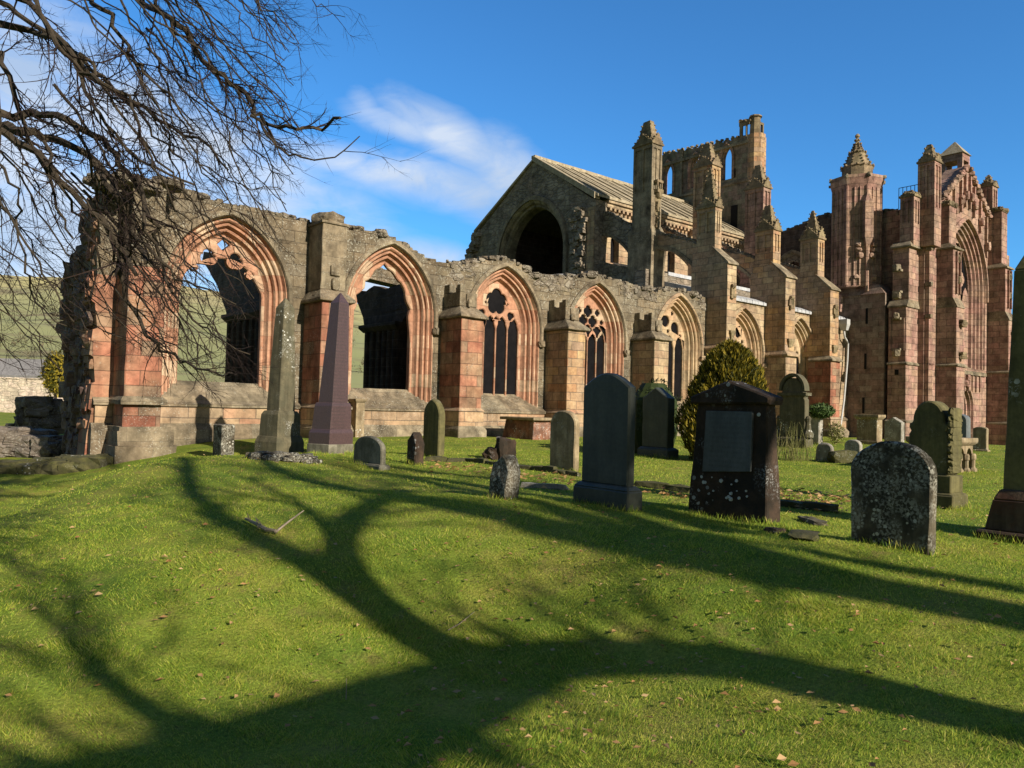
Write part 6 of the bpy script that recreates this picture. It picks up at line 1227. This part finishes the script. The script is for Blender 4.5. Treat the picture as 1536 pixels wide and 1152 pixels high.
P0 = onG(1536, 1092); bB = (P0[0]+hs_[0]*6.5, P0[1]+hs_[1]*6.5)
shadow_tree('thick forked tree standing behind the viewer, shading the hollow', bB, [
 ([(1536, 1092), (1300, 1040), (1150, 1003), (1000, 985), (860, 985), (740, 1000)], .21, .21),
 ([(780, 1000), (690, 985), (610, 945), (540, 895), (470, 850), (380, 805), (290, 760), (215, 715), (150, 690)], .22, .08),
 ([(760, 1010), (640, 1030), (520, 1065), (400, 1100), (300, 1130), (160, 1160), (0, 1190)], .22, .14),
 ([(760, 1015), (620, 1075), (480, 1125), (340, 1165), (200, 1200)], .2, .16), ([(820, 1010), (740, 1060), (660, 1110), (560, 1170)], .12, .06),
 ([(620, 950), (560, 905), (520, 860), (505, 815), (520, 780), (560, 755), (610, 735)], .2, .1),
 ([(505, 815), (470, 775), (430, 745), (370, 715)], .09, .03),
 ([(340, 1115), (250, 1085), (190, 1040), (140, 1000), (95, 960)], .12, .04)], 5, .9)
P1_ = onG(1536, 925); bA = (P1_[0]+hs_[0]*12, P1_[1]+hs_[1]*12)
shadow_tree('second bare tree behind the viewer, shading the row of headstones', bA, [
 ([(1536, 925), (1400, 900), (1270, 875), (1100, 850), (980, 825), (880, 800), (780, 780)], .3, .3),
 ([(800, 782), (700, 765), (600, 745), (500, 728), (400, 705), (330, 692)], .26, .1),
 ([(1000, 828), (900, 785), (800, 752), (700, 735), (600, 715)], .24, .12), ([(1150, 855), (1050, 812), (950, 780), (860, 755)], .26, .15), ([(1300, 878), (1200, 850), (1100, 820), (1010, 795)], .25, .18),
 ([(1536, 885), (1400, 862), (1300, 845), (1200, 825)], .12, .1), ([(760, 775), (660, 750), (560, 735)], .2, .12), ([(1100, 800), (950, 757), (820, 730), (700, 713), (580, 700)], .22, .12), ([(1060, 812), (930, 772), (800, 742), (680, 722), (560, 708)], .16, .12)], 6, 1.0)

# ================================================================== BACKGROUND
# boundary wall
M['bwall'] = masonry('sunlit_rubble', [(.58, .48, .36), (.74, .64, .5), (.66, .54, .42), (.72, .58, .48)], None, bw=.5, bh=.26, rubble=True, lichen=.2, stain=.35, mortar=(.5, .43, .34))
a = atd(-220, 608, 64); b_ = atd(360, 608, 64)
bw_ = MB(); d = b_-a; L = math.hypot(d[0], d[1]); n = 60; rg_ = random.Random(2)
tops = [(i/n*L, 3.05+rg_.uniform(-.05, .05)) for i in range(n+1)]
vv, ff = plate([[(0, -1), (L, -1)]+tops[::-1]], .5); ux, uy = d[0]/L, d[1]/L
bw_.add([(a[0]+ux*x-uy*c_, a[1]+uy*x+ux*c_, z-.1) for x, z, c_ in vv], ff)
wr = tag(empty('boundary_wall', (a+b_)/2), 'sunlit pale rubble wall closing the field beyond the ruin', 'wall'); bw_.build('masonry', M['bwall'], wr)
cp = MB()
for i in range(150): x = i/150*L; cp.rock((a[0]+ux*x, a[1]+uy*x, 2.95), .28, .3, .07, seed=i, rot=math.atan2(uy, ux), cuts=1)
cp.build('coping', M['bwall'], wr)
# houses beyond the wall
def house(label, px, row, depth, w, dpt, h, rot, wallm, roofm):
    c = atd(px, row, depth); z0 = c[2]; root = tag(empty('house', c), label, 'house'); ca, sa = math.cos(rot), math.sin(rot)
    def T(mb): mb.v = [(c[0]+x*ca-y*sa, c[1]+x*sa+y*ca, z0+z) for x, y, z in mb.v]; return mb
    mb = MB(); mb.box(-w/2, w/2, -dpt/2, dpt/2, -4, h); mb.add([(-w/2+.001, -dpt/2, h), (-w/2+.001, dpt/2, h), (-w/2+.001, 0, h+dpt*.42), (w/2-.001, -dpt/2, h), (w/2-.001, dpt/2, h), (w/2-.001, 0, h+dpt*.42)], [(0, 1, 2), (5, 4, 3)]); T(mb).build('wall', wallm, root)
    mb = MB(); 
    for s_ in (-1, 1): mb.hexa([(-w/2-.3, s_*(dpt/2+.3), h-.2), (w/2+.3, s_*(dpt/2+.3), h-.2), (w/2+.3, 0, h+dpt*.42+.05), (-w/2-.3, 0, h+dpt*.42+.05), (-w/2-.3, s_*(dpt/2+.3), h+.05), (w/2+.3, s_*(dpt/2+.3), h+.05), (w/2+.3, 0, h+dpt*.42+.25), (-w/2-.3, 0, h+dpt*.42+.25)])
    T(mb).build('roof', roofm, root)
    mb = MB(); mb.box(-w/2+.2, -w/2+1.0, -.4, .4, h+dpt*.3, h+dpt*.42+1.1); T(mb).build('chimney', wallm, root)
    mb = MB()
    for x in (-w*.3, 0, w*.3): mb.box(x-.5, x+.5, -dpt/2-.05, -dpt/2+.05, h-1.9, h-.5)
    T(mb).build('window', M['glass'], root)
M['roof'] = plain('grey_roof_slate', (.17, .165, .165), (.25, .24, .24), 3, .8, .3, streak=.2); M['harl'] = plain('pink_harling', (.42, .3, .24), (.5, .37, .3), 3, .95, .2); M['white'] = plain('white_harling', (.6, .6, .6), (.7, .7, .7), 3, .9, .1)
house('low grey-roofed house with a pinkish wall beyond the boundary wall', 30, 566, 84, 9, 4, .1, -.75, M['harl'], M['roof'])
gs = atd(84, 575, 58); gs[2] = g1(gs[0], gs[1])
yb = tag(empty('gold_conifer', gs), 'small yellow-green conifer in front of the boundary wall corner', 'conifer'); gh = atd(84, 522, 58)[2]-gs[2]
mb = MB(); leaf_cloud(mb, gs+[0, 0, gh*.62], (1.35, 1.35, gh*.42), 2200, .1, .25, .35, .5, 12); mb.build('crown', M['yew'], yb, base=gs)
mb = MB(); mb.tube([gs, gs+[0, 0, gh*.7]], [.15, .06], 6); mb.build('trunk', M['bark'], yb)
# bench
bp_ = atd(74, 632, 44); bp_[2] = g1(bp_[0], bp_[1]); bn = tag(empty('bench', bp_), 'dark wooden garden bench on the far lawn by the low ruined wall', 'bench')
rot = -.35; ca, sa = math.cos(rot), math.sin(rot)
def TB(mb): mb.v = [(bp_[0]+x*ca-y*sa, bp_[1]+x*sa+y*ca, bp_[2]+z) for x, y, z in mb.v]; return mb
M['wood'] = plain('dark_wood', (.03, .022, .016), (.06, .045, .03), 9, .8, .3)
mb = MB(); [mb.box(-.75, .75, -.25+.11*k, -.16+.11*k, .42, .45) for k in range(5)]; TB(mb).build('seat', M['wood'], bn)
mb = MB(); mb.box(-.75, .75, .27, .31, .85, .93); [mb.box(-.7+.2*k, -.64+.2*k, .28, .3, .45, .85) for k in range(8)]; TB(mb).build('backrest', M['wood'], bn)
for x in (-.72, .66):
    for y in (-.25, .25): mb = MB(); mb.box(x, x+.07, y, y+.07, -.05, .92 if y > 0 else .62); TB(mb).build('leg', M['wood'], bn)
    mb = MB(); mb.box(x-.01, x+.08, -.27, .3, .6, .65); TB(mb).build('armrest', M['wood'], bn)
# low ruined walls at left
mb = MB(); r_ = random.Random(17)
def low_wall(mb, p0, p1, h0, h1, th, n):
    for i in range(n):
        f = r_.random(); x, y = p0[0]+(p1[0]-p0[0])*f, p0[1]+(p1[1]-p0[1])*f; nx2, ny2 = -(p1[1]-p0[1]), (p1[0]-p0[0]); L = math.hypot(nx2, ny2); o_ = r_.uniform(-.5, .5)*th; x += nx2/L*o_; y += ny2/L*o_
        hh_ = (h0+(h1-h0)*f)*r_.random()**.7; s_ = r_.uniform(.12, .28); mb.rock((x, y, g1(x, y)+hh_), s_*1.3, s_, s_*.65, seed=i, rot=math.atan2(p1[1]-p0[1], p1[0]-p0[0])+r_.uniform(-.3, .3), cuts=1, boxy=.75)
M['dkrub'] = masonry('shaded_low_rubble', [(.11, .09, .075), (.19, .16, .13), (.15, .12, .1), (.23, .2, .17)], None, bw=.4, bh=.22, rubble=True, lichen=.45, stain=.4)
q1, q2, q3 = atd(-60, 650, 23.5), atd(40, 640, 24.5), atd(100, 660, 24)
low_wall(mb, q1[:2], q2[:2], .75, .8, .9, 150); low_wall(mb, atd(36, 640, 27)[:2], atd(82, 640, 28)[:2], 1.6, 1.55, .8, 130); low_wall(mb, q2[:2], q3[:2], .7, .45, .9, 110)
tag(mb.build('ruined_wall', M['dkrub']), 'low tumbled rubble wall in shade left of the ruin', 'ruined wall')
mb = MB(); p_, q_ = onG(0, 705), onG(150, 700)
low_wall(mb, onG(-30, 706)[:2], onG(160, 694)[:2], .0, .06, .7, 85); tag(mb.build('ruined_footing', M['g_moss']), 'line of mossy footing stones along the lawn edge at left', 'footing')
# hills
am, an = AZ-1.2, AZ+1.5; na, nr = 260, 70
rs = np.concatenate([np.linspace(140, 500, 22), np.linspace(520, 1700, 48)]); aa = np.linspace(am, an, na)
eA = np.array([am, .3, azel(640, 480)[0], azel(545, 455)[0], azel(300, 440)[0], azel(90, 413)[0], azel(20, 408)[0], an]); eE = np.array([.02, .055, .112, .128, .129, .136, .133, .14])
HX, HY, HZ = [], [], []
for r in rs:
    for a in aa:
        e = np.interp(a, eA, eE)+.004*math.sin(11*a)+.002*math.sin(29*a+1); s_ = np.clip((r-150)/1250, 0, 1); s_ = s_**1.25*(1.12-.12*s_) if s_ > 0 else 0
        x, y = r*math.cos(a), r*math.sin(a); HX.append(x); HY.append(y); HZ.append(-.5*(1-min(1, (r-140)/60)) + math.tan(e)*1400*min(s_, 1) + (7*noise.noise(Vector((x*.006, y*.006, 0)))+2.2*noise.noise(Vector((x*.02, y*.02, 3))))*min(1, s_*3) - max(0, r-1450)*.2)
idx = np.arange(len(rs)*na).reshape(len(rs), na)
me = bpy.data.meshes.new('hills'); me.from_pydata(np.stack([HX, HY, HZ], 1).tolist(), [], np.stack([idx[:-1, :-1].ravel(), idx[1:, :-1].ravel(), idx[1:, 1:].ravel(), idx[:-1, 1:].ravel()], 1).tolist())
me.polygons.foreach_set('use_smooth', [True]*len(me.polygons)); hl = tag(bpy.data.objects.new('hills', me), kind='structure'); COL.objects.link(hl)
m, t, b = newmat('hill_pasture'); ge = nn(t, 'ShaderNodeNewGeometry'); P = ge.outputs['Position']; s3 = nn(t, 'ShaderNodeSeparateXYZ'); ln(t, P, s3.inputs[0])
vo = nn(t, 'ShaderNodeTexVoronoi', feature='F1'); vo.inputs['Scale'].default_value = .006; ln(t, P, vo.inputs['Vector']); vs_ = nn(t, 'ShaderNodeSeparateColor'); ln(t, vo.outputs['Color'], vs_.inputs[0])
zt_ = mth(t, 'ADD', mth(t, 'DIVIDE', s3.outputs[2], 190.0), mth(t, 'MULTIPLY', mth(t, 'SUBTRACT', noi(t, P, .008, 4, .6), .5), .5))
c = ramp(t, zt_, [(.05, (.25, .26, .11)), (.35, (.32, .30, .15)), (.55, (.38, .33, .17)), (.8, (.48, .39, .19)), (1.0, (.55, .43, .22))])
c = mixc(t, .42, c, ramp(t, vs_.outputs[0], [(.3, (.24, .27, .09)), (.5, (.36, .32, .14)), (.75, (.28, .30, .11))]))
c = mixc(t, ramp(t, noi(t, P, .018, 5, .65), [(.53, 0.0), (.62, .85)]), c, (.19, .155, .08))
ve = nn(t, 'ShaderNodeTexVoronoi', feature='DISTANCE_TO_EDGE'); ve.inputs['Scale'].default_value = .006; ln(t, P, ve.inputs['Vector'])
c = mixc(t, ramp(t, ve.outputs['Distance'], [(.0, .8), (.03, 0.0)]), c, (.06, .06, .03)); ln(t, c, b.inputs['Base Color']); b.inputs['Roughness'].default_value = 1; me.materials.append(m)
# bare scrub woods on the hill foot
M['scrub'] = leafmat('bare_scrub', [(.2, (.07, .055, .035)), (.5, (.12, .10, .06)), (.8, (.17, .15, .08))], .1)
mb = MB(); rg = np.random.default_rng(4)
def hz(x, y):
    r = math.hypot(x, y); a = math.atan2(y, x); i = min(np.searchsorted(rs, r), len(rs)-1); j = min(max(int((a-am)/(an-am)*(na-1)), 0), na-1); return HZ[i*na+j]
for k in range(900):
    a = rg.uniform(azel(700, 500)[0]-.1, azel(-80, 500)[0]+.1); r = rg.choice([rg.uniform(150, 260), rg.uniform(260, 420), rg.uniform(420, 900)])
    if noise.noise(Vector((a*14, r*.012, 0))) < -.02: continue
    x, y = r*math.cos(a), r*math.sin(a); z = hz(x, y); hh_ = rg.uniform(2, 5)*(1+.5*(r > 400)); 
    for j in range(46):
        d = rg.normal(size=3); d /= np.linalg.norm(d); p_ = np.array([x, y, z+hh_*.5])+d*[hh_*.5, hh_*.5, hh_*.55]*rg.uniform(.3, 1); s_ = rg.uniform(.25, .7); u_ = rg.normal(size=3); u_ /= np.linalg.norm(u_); v_ = np.cross(u_, d); mb.add([p_-u_*s_, p_+v_*s_*.5, p_+u_*s_], [(0, 1, 2)])
tag(mb.build('scrub_woods', M['scrub']), 'leafless scrub and hedgerow trees over the hillside', 'woods', kind='stuff')
